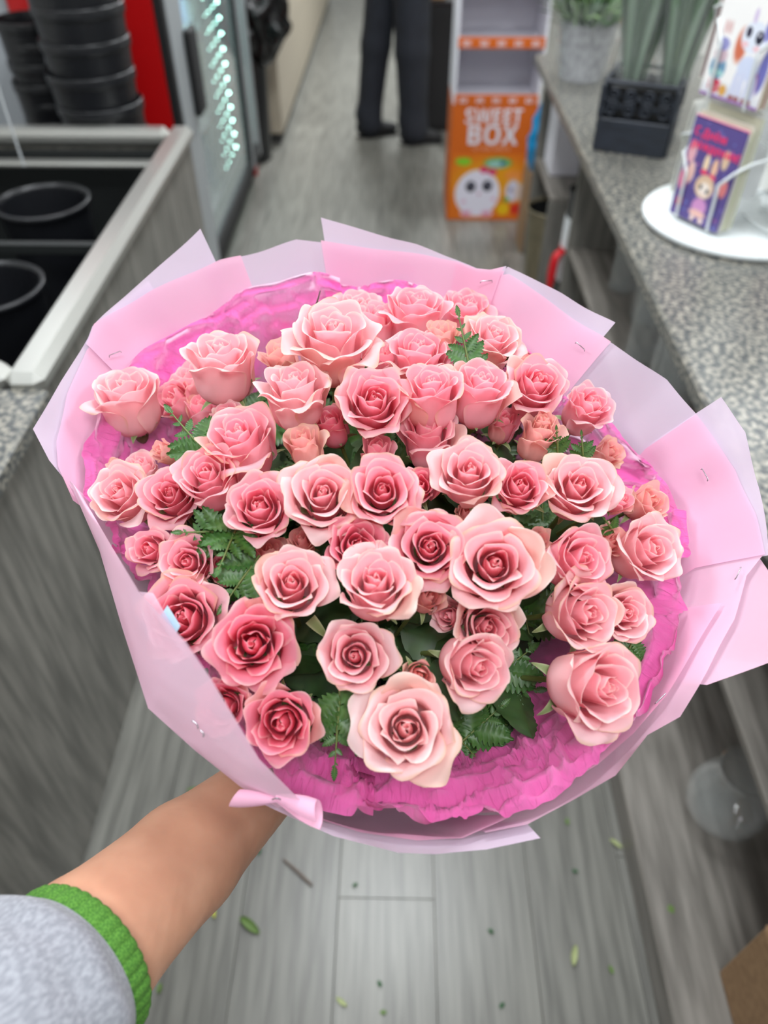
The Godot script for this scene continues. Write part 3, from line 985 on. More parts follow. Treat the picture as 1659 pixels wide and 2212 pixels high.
func make_counter_top_things() -> void:
	# potted plant in a silver-grey pot, wrapped in cellophane
	var t := thing("potted_plant", "bushy green plant in a silver-grey pot with cellophane on the granite", "potted plant", Vector3(0.63, 0.86, -2.95))
	put(t, "pot", lathe([[0.001, 0.0], [0.068, 0.0], [0.072, 0.004], [0.092, 0.16], [0.096, 0.165], [0.09, 0.166], [0.084, 0.14], [0.001, 0.13]], 40, 0.01), wood("silver_pot", 71, c8(128, 128, 132), c8(196, 196, 200), Vector3(10, 5, 10), 0.4))
	put(t, "cellophane", crinkled_sleeve(0.082, 0.115, 0.24, 0.06, 1.0), M.cellophane)
	var green := [pm("plant_green", c8(72, 104, 62), 0.55), pm("plant_green_dark", c8(44, 76, 42), 0.55), pm("plant_green_pale", c8(108, 134, 88), 0.6)]
	for i in 150:
		var a := i * 2.399
		var e := 0.25 + 1.2 * rng.randf()
		var r := 0.09 * sqrt(rng.randf())
		var lf := put(t, "leaf", leaf_strip(0.09 + 0.05 * rng.randf(), 0.006, 0.3, 0.5), green[i % 3], Vector3(r * cos(a), 0.15 + 0.05 * rng.randf(), r * sin(a)))
		lf.rotation = Vector3(0, -a + PI / 2, 0)
		lf.rotate_object_local(Vector3.RIGHT, 1.35 - e)
	# black ornamented planter with cellophane-wrapped green stems
	var b := thing("black_planter", "black wooden planter box with pierced scrollwork on the granite counter", "planter", Vector3(0.67, 0.86, -2.29), -0.38)
	var blackw := wood("black_stained_wood", 72, c8(20, 24, 32), c8(40, 46, 58), Vector3(2, 14, 2), 0.55)
	var hw := 0.095
	for s in [-1, 1]:
		slab(b, "lower_board", Vector3(-hw, 0, s * hw - 0.006), Vector3(hw, 0.085, s * hw + 0.006), blackw)
		slab(b, "lower_board", Vector3(s * hw - 0.006, 0, -hw + 0.006), Vector3(s * hw + 0.006, 0.085, hw - 0.006), blackw)
		slab(b, "top_rail", Vector3(-hw, 0.168, s * hw - 0.006), Vector3(hw, 0.178, s * hw + 0.006), blackw)
		slab(b, "top_rail", Vector3(s * hw - 0.006, 0.168, -hw + 0.006), Vector3(s * hw + 0.006, 0.178, hw - 0.006), blackw)
		for q in [-1, 1]:
			slab(b, "corner_post", Vector3(s * hw - 0.007, 0.085, q * hw - 0.007), Vector3(s * hw + 0.007, 0.168, q * hw + 0.007), blackw)
	slab(b, "floor_board", Vector3(-hw + 0.006, 0.004, -hw + 0.006), Vector3(hw - 0.006, 0.012, hw - 0.006), blackw)
	slab(b, "inner_lining", Vector3(-hw + 0.012, 0.085, -hw + 0.012), Vector3(hw - 0.012, 0.16, hw - 0.012), M.black_matt)
	# scrolls: spirals of flat bar between the boards, on the four sides
	var sc := []
	for k in 26:
		var a := k * 0.42
		var r := 0.026 * exp(-a * 0.13)
		sc.append(Vector3(r * cos(a), r * sin(a), 0))
	var scroll := tube(sc, 0.0042, 6)
	for side in 4:
		for i in 4:
			for j in 2:
				var o := put(b, "scroll", scroll, blackw)
				var x := -0.068 + i * 0.0455
				var y: float = 0.108 + j * 0.036
				var sg := 1.0 if (i + j) % 2 == 0 else -1.0
				o.scale = Vector3(sg * 0.85, 0.85 if j == 0 else -0.85, 1)
				o.position = Vector3(x, y, hw).rotated(Vector3.UP, side * PI / 2)
				o.rotation.y = side * PI / 2
	# plants standing in it: tall green blades in cellophane sleeves
	var bl_m := [pm("blade_green", c8(74, 104, 70), 0.5), pm("blade_green_grey", c8(112, 134, 112), 0.5), pm("blade_green_dark", c8(46, 74, 44), 0.5)]
	var lab := ["tall green bladed plant in clear cellophane rising from the black planter", "second green bladed plant in cellophane in the black planter, by the card rack"]
	for n in 2:
		var pl := thing("wrapped_plant", lab[n], "plant", Vector3([0.64, 0.735][n], 1.0205, [-2.32, -2.27][n]), 0.0, "cellophane-wrapped plants")
		for i in 26:
			var a := i * 2.399
			var r := 0.034 * sqrt((i + 0.5) / 26.0)
			var lf := put(pl, "blade", leaf_strip(0.5, 0.011, 0.16, 0.6), bl_m[i % 3], Vector3(r * cos(a), 0, r * sin(a)))
			lf.rotation = Vector3(0, -a + PI / 2, 0)
			lf.rotate_object_local(Vector3.RIGHT, 0.12)
		put(pl, "cellophane", crinkled_sleeve(0.046, 0.10, 0.5, 0.09, 3.0 + n), M.cellophane)


# ---------------------------------------------------------------- revolving rack of greeting cards
func make_card_rack() -> void:
	var t := thing("card_rack", "white wire greeting card rack with a round base on the granite counter", "card rack", Vector3(0.79, 0.86, -1.755))
	put(t, "base_plate", lathe([[0.001, 0.0], [0.2, 0.0], [0.212, 0.004], [0.215, 0.012], [0.21, 0.02], [0.19, 0.024], [0.001, 0.026]], 64), M.white)
	put(t, "hub", lathe([[0.05, 0.025], [0.05, 0.03], [0.042, 0.034], [0.036, 0.06], [0.026, 0.064], [0.001, 0.064]], 32), M.white)
	put(t, "pole", lathe([[0.024, 0.06], [0.024, 0.95], [0.001, 0.952]], 28), pm("pale_grey_pole", c8(214, 216, 218), 0.35))
	var wire: Material = M.white
	# four sides, two tiers of wire pockets; side 0 turns towards the aisle
	var dir0 := atan2(0.123, 0.075)
	for side in 4:
		for tier in 2:
			var yaw := 0.0
			var pk := Node3D.new()
			pk.name = "pocket"
			t.add_child(pk, true)
			# local frame: x along the card's width, z outwards
			var along := Vector3(0.52, 0, 0.854).rotated(Vector3.UP, -side * PI / 2)
			var outw := Vector3(-0.854, 0, 0.52).rotated(Vector3.UP, -side * PI / 2)
			pk.transform = Transform3D(Basis(along, Vector3.UP, outw), outw * 0.105 + Vector3(0, 0.03 + tier * 0.245, 0))
			for s in [-1, 1]:
				var x: float = s * 0.045
				put(pk, "wire", tube(smooth_line([Vector3(x, 0.004, -0.02), Vector3(x, 0.0, 0.045), Vector3(x, 0.004, 0.052), Vector3(x, 0.05, 0.055), Vector3(x, 0.1, 0.058)], 3), 0.0034, 8), wire)
				put(pk, "wire", tube([Vector3(x, 0.1, 0.058), Vector3(x + s * 0.026, 0.132, 0.05), Vector3(x + s * 0.034, 0.145, 0.02), Vector3(x + s * 0.05, 0.155, -0.01), Vector3(x + s * 0.02, 0.165, -0.04), Vector3(0.0, 0.165, -0.075)], 0.0034, 8), wire)
				put(pk, "wire", tube([Vector3(x, 0.004, -0.02), Vector3(x * 0.6, 0.01, -0.075)], 0.0034, 8), wire)
	# cards
	var along0 := Vector3(0.52, 0, 0.854)
	var out0 := Vector3(-0.854, 0, 0.52)
	var bunny := card_bunny()
	var pony := card_pony()
	var plain := [pm("card_cream", c8(226, 222, 200), 0.6), pm("card_green", c8(196, 206, 130), 0.6), pm("card_white", c8(234, 234, 230), 0.6), pm("card_purple", c8(112, 92, 150), 0.6), pm("card_rose", c8(196, 110, 130), 0.6)]
	var c0 := Vector3(0.79, 0.8935, -1.755)
	# lower pocket facing the aisle
	card(c0 + out0 * 0.154, along0, 0.03, 0.138, 0.205, bunny, "purple birthday card with a bunny in a pink dress in the wire rack", plain[3], true)
	for k in 7:
		card(c0 + out0 * (0.1475 - k * 0.0065) + along0 * 0.002 * sin(k * 2.0), along0, 0.02 - k * 0.004, 0.138, 0.196 + 0.012 * sin(k * 1.7) + 0.006 * k, plain[[2, 0, 2, 1, 0, 2, 1][k]], "pale card standing behind the purple bunny card in the rack", plain[2], false)
	# upper pocket facing the aisle
	var c1 := c0 + Vector3(0, 0.245, 0)
	card(c1 + out0 * 0.154, along0, 0.02, 0.145, 0.21, pony, "white birthday card with a pony and cake in the upper wire pocket", plain[2], false)
	for k in 4:
		card(c1 + out0 * (0.147 - k * 0.008), along0, 0.01, 0.142, 0.205, plain[[4, 0, 4, 2][k]], "rose or cream card behind the pony card in the rack", plain[0], false)
	# pockets on the other sides
	for side in [1, 2, 3]:
		var al := along0.rotated(Vector3.UP, -side * PI / 2)
		var ou := out0.rotated(Vector3.UP, -side * PI / 2)
		for tier in 2:
			for k in 2:
				var m: Material = bunny if (side == 3 and tier == 0 and k == 0) else plain[(side + tier * 2 + k) % 5]
				card(c0 + ou * (0.152 - k * 0.012) + Vector3(0, tier * 0.245, 0), al, 0.02, 0.138, 0.2, m, ["", "pale card on the far side of the rack", "card at the back of the rack facing the wall", "patterned card on the near side of the rack"][side], plain[2], false)


func card(base: Vector3, along: Vector3, lean: float, w: float, h: float, m: Material, label: String, back: Material, words: bool) -> void:
	var t := thing("greeting_card", label, "greeting card", base, 0.0, "greeting cards in the rack")
	var outw := along.cross(Vector3.UP)
	t.transform = Transform3D(Basis(along, Vector3.UP, outw) * Basis(Vector3.RIGHT, -lean), base)
	put(t, "card_stock", cbox(Vector3(w, h, 0.0016), 0.0004), back, Vector3(0, h / 2, 0))
	put(t, "printed_front", quad(w - 0.001, h - 0.001), m, Vector3(0, h / 2, 0.0012))
	if words:
		var pink := pm("pink_print", c8(236, 60, 110), 0.5)
		text(t, "lettering", "С Днём", 0.017, pink, Vector3(-0.018, h - 0.028, 0.0016))
		text(t, "lettering", "рождения!", 0.017, pink, Vector3(0.004, h - 0.052, 0.0016))
		slab(t, "top_fold", Vector3(-w / 2, h - 0.004, -0.003), Vector3(w / 2, h + 0.001, 0.0012), pm("pink_fold", c8(226, 130, 160), 0.6), 0.0005)


func card_bunny() -> StandardMaterial3D:
	var im := Image.create(210, 310, false, Image.FORMAT_RGB8)
	im.fill(c8(92, 78, 140))
	for k in 60:
		ell(im, rng.randf() * 210, rng.randf() * 310, 3 + rng.randf() * 5, 3 + rng.randf() * 5, [c8(130, 120, 190), c8(180, 90, 150), c8(110, 130, 200)][k % 3], 0.6)
	for b in [[24, 105, 20, 40, c8(226, 170, 180)], [20, 190, 22, 42, c8(220, 110, 150)], [40, 165, 18, 40, c8(232, 190, 180)], [182, 175, 18, 34, c8(236, 140, 140)], [160, 95, 16, 34, c8(220, 190, 160)], [28, 262, 14, 22, c8(214, 70, 50)]]:
		ell(im, b[0], b[1], b[2], b[3], b[4], 0.25)
	ell(im, 92, 125, 13, 34, c8(240, 214, 180), 0.2)
	ell(im, 128, 130, 13, 34, c8(236, 190, 160), 0.2)
	ell(im, 92, 150, 18, 10, c8(226, 70, 110), 0.3)
	ell(im, 126, 158, 20, 12, c8(226, 70, 110), 0.3)
	ell(im, 110, 192, 42, 40, c8(222, 190, 160), 0.15)
	ell(im, 112, 200, 30, 28, c8(244, 232, 222), 0.4)
	ell(im, 96, 195, 7, 9, c8(40, 36, 50), 0.3)
	ell(im, 126, 202, 7, 9, c8(40, 36, 50), 0.3)
	ell(im, 110, 214, 4, 3, c8(206, 120, 120), 0.4)
	ell(im, 112, 255, 34, 30, c8(206, 146, 196), 0.2)
	ell(im, 112, 278, 42, 14, c8(232, 186, 176), 0.3)
	ell(im, 96, 296, 10, 12, c8(240, 214, 200), 0.3)
	ell(im, 134, 296, 12, 10, c8(240, 214, 200), 0.3)
	return printed("bunny_card_print", im, 0.4)


func card_pony() -> StandardMaterial3D:
	var im := Image.create(210, 310, false, Image.FORMAT_RGB8)
	im.fill(c8(240, 238, 236))
	ell(im, 105, 300, 150, 40, c8(206, 208, 220), 0.6)
	for y in range(302, 310):
		for x in 210:
			im.set_pixel(x, y, c8(150, 110, 170))
	for b in [[40, 232, 30, 34, c8(110, 150, 180)], [40, 200, 25, 22, c8(206, 180, 190)], [40, 172, 22, 18, c8(150, 150, 200)], [40, 245, 28, 10, c8(160, 206, 206)]]:
		ell(im, b[0], b[1], b[2], b[3], b[4], 0.15)
	for k in 5:
		ell(im, 28 + k * 6, 130, 1.6, 22, c8(190, 110, 110), 0.4)
	ell(im, 44, 282, 24, 18, c8(206, 110, 120), 0.2)
	ell(im, 44, 268, 24, 7, c8(206, 50, 80), 0.3)
	ell(im, 78, 285, 15, 17, c8(214, 160, 80), 0.3)
	# pony: mane, tail, body, head
	ell(im, 98, 165, 24, 52, c8(206, 110, 80), 0.4)
	ell(im, 192, 215, 17, 62, c8(110, 110, 180), 0.3)
	ell(im, 178, 250, 12, 36, c8(150, 90, 140), 0.4)
	ell(im, 140, 215, 38, 34, c8(206, 214, 236), 0.2)
	for x in [112, 132, 158, 174]:
		ell(im, x, 262, 11, 40, c8(206, 210, 232), 0.2)
		ell(im, x, 296, 11, 8, c8(150, 90, 90), 0.3)
	ell(im, 132, 140, 44, 42, c8(222, 228, 240), 0.15)
	ell(im, 108, 160, 16, 10, c8(236, 190, 196), 0.6)
	ell(im, 152, 165, 18, 10, c8(236, 190, 196), 0.6)
	ell(im, 112, 130, 10, 15, c8(40, 36, 60), 0.2)
	ell(im, 150, 138, 14, 18, c8(30, 30, 50), 0.2)
	ell(im, 148, 132, 4, 5, c8(240, 240, 250), 0.3)
	ell(im, 172, 115, 14, 34, c8(130, 130, 190), 0.3)
	ell(im, 120, 90, 8, 22, c8(206, 190, 220), 0.3)
	ell(im, 168, 86, 8, 22, c8(206, 190, 220), 0.3)
	return printed("pony_card_print", im, 0.4)


# ---------------------------------------------------------------- scraps on the floor
func make_floor_litter() -> void:
	var gm := [pm("fallen_leaf_green", c8(86, 112, 50), 0.6), pm("fallen_leaf_dark", c8(34, 78, 40), 0.6), pm("fallen_leaf_pale", c8(150, 158, 110), 0.7), pm("fallen_leaf_yellow", c8(178, 178, 70), 0.7)]
	var bits := [[540, 2000, 0.024, 0, 0.5, "olive green leaf scrap lying on the grey floor boards"], [462, 1970, 0.012, 3, 0.3, "small yellow leaf scrap on the floor beside the forearm"], [560, 1840, 0.007, 1, 0.1, "tiny dark leaf scrap on the floor below the bouquet"], [767, 1912, 0.006, 1, 0.9, "tiny dark leaf scrap on the floor below the bouquet"], [416, 1706, 0.012, 0, 0.8, "small green leaf scrap on the floor behind the forearm"], [1330, 1823, 0.014, 2, -0.5, "narrow pale leaf clipping by the shelf plinth"], [1240, 2065, 0.018, 2, 0.1, "wide pale leaf clipping on the open floor"], [1242, 1882, 0.006, 1, 0.6, "tiny dark leaf scrap on the floor below the bouquet"], [1225, 1775, 0.007, 0, 0.2, "tiny dark leaf scrap on the floor below the bouquet"], [820, 2125, 0.006, 1, 0.4, "tiny dark leaf scrap on the floor below the bouquet"], [828, 2187, 0.006, 0, 0.7, "tiny dark leaf scrap on the floor below the bouquet"], [738, 2165, 0.012, 2, 0.5, "thin pale stalk clipping on the open floor"], [1084, 2172, 0.006, 1, 0.9, "tiny dark leaf scrap on the floor below the bouquet"], [1320, 2095, 0.007, 0, 0.3, "tiny dark leaf scrap on the floor below the bouquet"], [1060, 2012, 0.006, 1, 0.5, "tiny dark leaf scrap on the floor below the bouquet"], [1062, 2012, 0.004, 1, 0.1, "tiny dark leaf scrap on the floor below the bouquet"], [345, 2135, 0.008, 0, 0.2, "small green leaf scrap on the floor under the elbow"]]
	for b in bits:
		var r := ray(b[0], b[1])
		var p := cam_t.origin + r * (0.0015 - cam_t.origin.y) / r.y
		var L: float = b[2]
		var P := PackedVector3Array()
		for j in 9:
			var v := j / 8.0
			for i in 5:
				var u := i / 2.0 - 1.0
				P.append(Vector3(u * L * (0.34 if L > 0.008 else 0.6) * pow(maxf(sin(PI * (0.04 + 0.92 * v)), 0), 0.6), 0.0012 + 0.004 * L / 0.02 * absf(u) + L * 0.1 * sin(v * 5.0 + b[0]), (v - 0.5) * 2.0 * L))
		var o := single("leaf_scrap", b[5], "leaf scrap", grid(P, 5, 9), gm[b[3]], Vector3(p.x, 0.0005 + L * 0.1, p.z), Vector3(0, b[4] * PI - 0.6, 0), "leaf scraps on the floor")
		o.cast_shadow = GeometryInstance3D.SHADOW_CASTING_SETTING_ON
	var s0 := ray(612, 1856)
	var s1 := ray(674, 1912)
	var a := cam_t.origin + s0 * (0.004 - 1.6) / s0.y
	var c := cam_t.origin + s1 * (0.004 - 1.6) / s1.y
	single("stem_clipping", "short brown stem clipping lying on the floor boards", "stem", tube([a, a.lerp(c, 0.4) + Vector3(0.001, 0.001, 0), a.lerp(c, 0.8), c], [0.0022, 0.003, 0.0034, 0.0025], 8), pm("stem_brown", c8(104, 92, 84), 0.8))
	# one on the plinth
	var q := ray(1445, 1955)
	var pp := cam_t.origin + q * (0.087 - 1.6) / q.y
	single("leaf_scrap", "small olive leaf scrap on the wooden plinth", "leaf scrap", leaf_strip(0.018, 0.007, 0.2), gm[0], pp + Vector3(0, 0.001, 0), Vector3(PI / 2, 0.4, 0), "leaf scraps on the floor")


# ---------------------------------------------------------------- the arm that holds the bouquet
func make_arm() -> void:
	var t := thing("person", "outstretched bare forearm in a grey sleeve with green cuff, holding the bouquet", "person", cam_t * Vector3(-0.193, -0.283, -0.48))
	var o := t.position
	var c := func(x: float, y: float, z: float) -> Vector3: return cam_t * Vector3(x, y, z) - o
	var wrist: Vector3 = c.call(-0.088, -0.236, -0.715)
	var bones := [
		[c.call(-0.255, -0.318, -0.35), 0.047, c.call(-0.193, -0.283, -0.48), 0.0475],
		[c.call(-0.193, -0.283, -0.48), 0.047, c.call(-0.152, -0.264, -0.575), 0.0415],
		[c.call(-0.152, -0.264, -0.575), 0.0415, wrist, 0.0285],
	]
	# fist closed round the stems
	var g := bn
	var bd := bind - o
	var dp := bd - wrist
	dp = (dp - g * dp.dot(g)).normalized()
	var s := g.cross(dp)
	var ring := func(a: float, k: float, R: float) -> Vector3: return bd + g * k + (-dp * cos(a) + s * sin(a)) * R
	var deg := PI / 180.0
	for k in [-0.03, -0.01, 0.01, 0.028]:
		bones.append([wrist, 0.022, ring.call(0.0, k * 0.8, 0.042), 0.016])
		bones.append([ring.call(0.0, k * 0.9, 0.042), 0.015, ring.call(50 * deg, k, 0.04), 0.0125])
	var lens := [0.92, 1.0, 1.04, 0.97]
	for i in 4:
		var k: float = [-0.033, -0.012, 0.009, 0.029][i]
		var q: float = lens[i]
		bones.append([ring.call(50 * deg, k, 0.04), 0.0105, ring.call(105 * deg * q, k + 0.001, 0.039), 0.0098])
		bones.append([ring.call(105 * deg * q, k + 0.001, 0.039), 0.0098, ring.call(160 * deg * q, k + 0.002, 0.037), 0.009])
		bones.append([ring.call(160 * deg * q, k + 0.002, 0.037), 0.009, ring.call(205 * deg * q, k + 0.003, 0.036), 0.008])
	bones.append([ring.call(-5 * deg, 0.02, 0.045), 0.016, ring.call(-50 * deg, 0.045, 0.042), 0.0125])
	bones.append([ring.call(-50 * deg, 0.045, 0.042), 0.0122, ring.call(-105 * deg, 0.05, 0.04), 0.0105])
	bones.append([ring.call(-105 * deg, 0.05, 0.04), 0.0105, ring.call(-145 * deg, 0.046, 0.039), 0.009])
	var skin := pm("forearm_skin", Color.WHITE, 0.5)
	skin.albedo_texture = noise_tex(81, 0.012, [[0.0, c8(186, 134, 108)], [0.5, c8(198, 146, 118)], [1.0, c8(208, 158, 130)]], 256, 256)
	skin.uv1_triplanar = true
	skin.uv1_scale = Vector3.ONE * 7.0
	skin.subsurf_scatter_enabled = true
	skin.subsurf_scatter_strength = 0.12
	put(t, "forearm_and_hand", blob(bones, 0.0045, 0.007), skin)
	# sleeve: a soft tube from the cuff to the upper arm
	var path := smooth_line([c.call(-0.194, -0.284, -0.461), c.call(-0.207, -0.291, -0.433), c.call(-0.232, -0.306, -0.383), c.call(-0.268, -0.335, -0.315), c.call(-0.3, -0.38, -0.23), c.call(-0.33, -0.46, -0.12)], 8)
	var P := PackedVector3Array()
	var n := path.size()
	var side := Vector3.UP
	for i in n:
		var tg: Vector3 = (path[mini(i + 1, n - 1)] - path[maxi(i - 1, 0)]).normalized()
		side = (side - tg * side.dot(tg)).normalized()
		var up := tg.cross(side)
		var q := float(i) / (n - 1)
		var r := 0.0545 + 0.012 * smoothstep(0.0, 0.16, q) + 0.01 * q
		for k in 73:
			var a := TAU * k / 72.0
			var f := 1.0 + 0.05 * noise.get_noise_3d(cos(a) * 1.3, q * 9.0, sin(a) * 1.3) * smoothstep(0.0, 0.1, q)
			P.append(path[i] + (side * cos(a) + up * sin(a)) * r * f)
	var knit := pm("grey_marl_jersey", Color.WHITE, 0.9)
	knit.albedo_texture = noise_tex(82, 0.02, [[0.0, c8(120, 122, 129)], [0.45, c8(132, 134, 141)], [0.6, c8(140, 142, 149)], [1.0, c8(156, 158, 164)]], 512, 512, FastNoiseLite.TYPE_SIMPLEX, 5)
	knit.uv1_scale = Vector3(9, 3.0, 1)
	knit.rim_enabled = true
	knit.rim = 0.4
	put(t, "sleeve", grid(P, 73, n, PackedColorArray(), true), knit)
	# ribbed green cuff
	var p0: Vector3 = c.call(-0.1875, -0.2805, -0.4755)
	var p1: Vector3 = path[1]
	var tg := (p1 - p0).normalized()
	side = (Vector3.UP - tg * tg.y).normalized()
	var up := tg.cross(side)
	P = PackedVector3Array()
	var prof := [[0.02, 0.0475], [0.0, 0.0478], [-0.003, 0.0495], [0.0, 0.0515], [0.1, 0.053], [0.3, 0.0538], [0.5, 0.054], [0.7, 0.0541], [1.0, 0.0536]]
	for q in prof:
		for k in 337:
			var a := TAU * k / 336.0
			var rib := 0.0017 * pow(absf(sin(a * 19.0)), 0.6) - 0.0012
			P.append(p0.lerp(p1, q[0]) + (side * cos(a) + up * sin(a)) * (q[1] + (rib if q[0] >= 0.0 and q[1] > 0.049 else 0.0)))
	var cuff := pm("green_knit", Color.WHITE, 0.9)
	cuff.albedo_texture = noise_tex(83, 0.05, [[0.0, c8(42, 86, 24)], [0.5, c8(70, 120, 38)], [1.0, c8(98, 148, 56)]], 256, 256, FastNoiseLite.TYPE_SIMPLEX, 4)
	cuff.uv1_scale = Vector3(12, 1, 1)
	put(t, "cuff", grid(P, 337, prof.size(), PackedColorArray(), true), cuff)


# ---------------------------------------------------------------- wrapping paper
var rim := PackedFloat32Array()
func measure_rim() -> void:
	# how far the rim reaches, by direction: pressed in where the paper is folded over
	var rim_px := [[245, 830], [350, 720], [500, 640], [640, 604], [800, 594], [950, 632], [1100, 722], [1230, 850], [1340, 905], [1420, 1000], [1480, 1100], [1495, 1220], [1470, 1340], [1440, 1450], [1390, 1560], [1300, 1650], [1180, 1730], [1020, 1778], [850, 1775], [700, 1745], [600, 1690], [500, 1570], [430, 1450], [330, 1290], [235, 1150], [172, 1040], [182, 940]]
	rim.resize(360)
	var list := []
	for q in rim_px:
		var d := ray(q[0], q[1])
		var k := (bo - cam_t.origin).dot(bn) / d.dot(bn)
		var l := to_b(cam_t.origin + d * k)
		list.append([fposmod(rad_to_deg(atan2(l.y, l.x)), 360.0), Vector2(l.x, l.y).length()])
	list.sort_custom(func(x, y): return x[0] < y[0])
	for i in 360:
		for k in list.size():
			var x: Array = list[k]
			var y: Array = list[(k + 1) % list.size()]
			var span := fposmod(y[0] - x[0], 360.0)
			var f := fposmod(i - x[0], 360.0)
			if f <= span:
				rim[i] = lerpf(x[1], y[1], smoothstep(0.0, 1.0, f / span))


func rim_at(x: float, y: float) -> float:
	var dg := fposmod(rad_to_deg(atan2(y, x)), 360.0)
	return lerpf(rim[int(dg) % 360], rim[(int(dg) + 1) % 360], dg - floorf(dg))


func flare(x: float, y: float) -> float:
	return (Vector2(x, y).length() - rim_at(x, y)) * 0.85 - 0.004


func on_flare(px: float, py: float) -> Vector3:
	var d := ray(px, py)
	var t := 0.25
	var last := 1.0
	while t < 1.2:
		var q := to_b(cam_t.origin + d * t)
		var e := q.z - flare(q.x, q.y)
		if e < 0.0:
			t -= 0.004 * (-e) / maxf(last - e, 1e-6)
			break
		last = e
		t += 0.004
	return to_b(cam_t.origin + d * t)


# a sheet of paper whose outer edge runs through the given points and which narrows to the held stems
func sheet(parent: Node3D, edge: Array, layer: float, m: Material) -> MeshInstance3D:
	var pts := []
	for i in edge.size() - 1:
		var a := Vector2(edge[i][0], edge[i][1])
		var b := Vector2(edge[i + 1][0], edge[i + 1][1])
		var n := maxi(2, int(a.distance_to(b) / 14.0))
		for k in n:
			pts.append(a.lerp(b, float(k) / n))
	pts.append(Vector2(edge[-1][0], edge[-1][1]))
	# soften everything but the sharp corners
	var E := []
	for p in pts:
		E.append(on_flare(p.x, p.y))
	var bb := to_b(bind)
	var nu := E.size()
	var rows := 22
	var P := PackedVector3Array()
	for j in rows:
		var s := float(j) / (rows - 1)
		for i in nu:
			var e: Vector3 = E[i]
			var r := Vector2(e.x, e.y).length()
			var dir := Vector2(e.x, e.y) / r
			var q: Vector3
			var ri := minf(rim_at(e.x, e.y) + 0.004, r - 0.002)
			if s < 0.5:
				var rr := lerpf(r, ri, s / 0.5)
				q = Vector3(dir.x * rr, dir.y * rr, lerpf(e.z, -0.012, s / 0.5))
			else:
				var k := (s - 0.5) / 0.5
				var base := Vector3(dir.x * ri, dir.y * ri, -0.012)
				var low := bb + Vector3(dir.x * 0.03, dir.y * 0.03, 0.0)
				q = base.lerp(low, k)
				q += Vector3(dir.x * 0.025, dir.y * 0.025, -0.03) * sin(PI * k)
			q.z -= layer
			var w := (1.0 - s)
			q.z += w * (0.004 * noise.get_noise_3d(q.x * 14.0, q.y * 14.0, 3.0))
			q -= Vector3(dir.x, dir.y, 0) * layer * 0.4 * -1.0
			P.append(bl(q.x, q.y, q.z) - parent.position)
	return put(parent, "sheet", grid(P, nu, rows), m)


func make_wrap() -> void:
	var t := thing("bouquet_wrap", "frosted pale pink and lilac paper wrap stapled around the rose bouquet", "wrapping paper", bind)
	var pale := paper("frosted_paper_lilac", c8(220, 202, 222), 0.84)
	var pink := paper("frosted_paper_pink", c8(242, 182, 208), 0.9)
	var mid := paper("frosted_paper_rose", c8(236, 192, 214), 0.84)
	sheet(t, [[168, 1062], [105, 985], [70, 918], [130, 815], [188, 725], [250, 655], [320, 600]], 0.006, pale)
	sheet(t, [[158, 1075], [124, 1000], [121, 946], [145, 845], [187, 750], [240, 690]], 0.0045, pink)
	sheet(t, [[185, 738], [200, 703], [280, 628], [432, 488]], 0.003, pale)
	sheet(t, [[188, 742], [204, 700], [330, 628], [474, 562], [520, 550]], 0.0015, pink)
	sheet(t, [[440, 580], [475, 560], [640, 512], [693, 516], [800, 535], [900, 565]], 0.006, pale)
	sheet(t, [[693, 465], [900, 525], [990, 557], [1030, 573], [1060, 575], [1095, 566]], 0.003, pale)
	sheet(t, [[693, 517], [850, 537], [989, 561], [1030, 577], [1090, 580]], 0.0015, pink)
	sheet(t, [[986, 562], [1030, 577], [1060, 578], [1088, 572]], 0.0003, pink)
	sheet(t, [[1075, 585], [1098, 567], [1215, 625], [1330, 690]], 0.004, pale)
	sheet(t, [[1040, 592], [1100, 587], [1180, 640], [1319, 737]], 0.002, pink)
	sheet(t, [[1240, 690], [1322, 735], [1440, 812], [1505, 890], [1560, 960], [1590, 1010]], 0.0065, pale)
	sheet(t, [[1557, 855], [1610, 930], [1640, 1050], [1662, 1195]], 0.003, pale)
	sheet(t, [[1502, 895], [1590, 1010], [1630, 1110], [1652, 1196]], 0.0015, pink)
	sheet(t, [[1640, 1196], [1662, 1225], [1705, 1330], [1665, 1420], [1525, 1472]], 0.006, mid)
	sheet(t, [[1652, 1190], [1612, 1240], [1590, 1330], [1530, 1440], [1470, 1543], [1400, 1582], [1330, 1670], [1240, 1722], [1140, 1775], [1050, 1793]], 0.003, mid)
	sheet(t, [[1560, 1300], [1500, 1400], [1440, 1500], [1370, 1580], [1290, 1650], [1180, 1715], [1080, 1755]], 0.0015, pink)
	sheet(t, [[1168, 1800], [1050, 1825], [940, 1835], [860, 1832], [720, 1795], [620, 1750], [560, 1722]], 0.006, pale)
	sheet(t, [[1105, 1755], [1000, 1803], [900, 1808], [780, 1790], [640, 1745]], 0.0045, pink)
	fold_sheet(t, mid)
	bow(t, pink)
	# staples
	var wire := pm("staple_wire", c8(150, 150, 154), 0.3, 1.0)
	for s in [[752, 0, 250, 768, 0.5], [1050, 0, 1050, 612, 0.1], [1250, 0, 1252, 752, -0.9], [1520, 0, 1520, 1028, -1.3], [1590, 0, 1592, 1240, 1.0], [1420, 0, 1425, 1510, 0.7]]:
		var q := on_flare(s[2], s[3])
		var p := bl(q.x, q.y, q.z + 0.003)
		var dir := bx.rotated(bn, s[4])
		put(t, "staple", tube([p - dir * 0.0055 - bn * 0.002, p - dir * 0.005, p + dir * 0.005, p + dir * 0.0055 - bn * 0.002], 0.0004, 6), wire, -t.position)


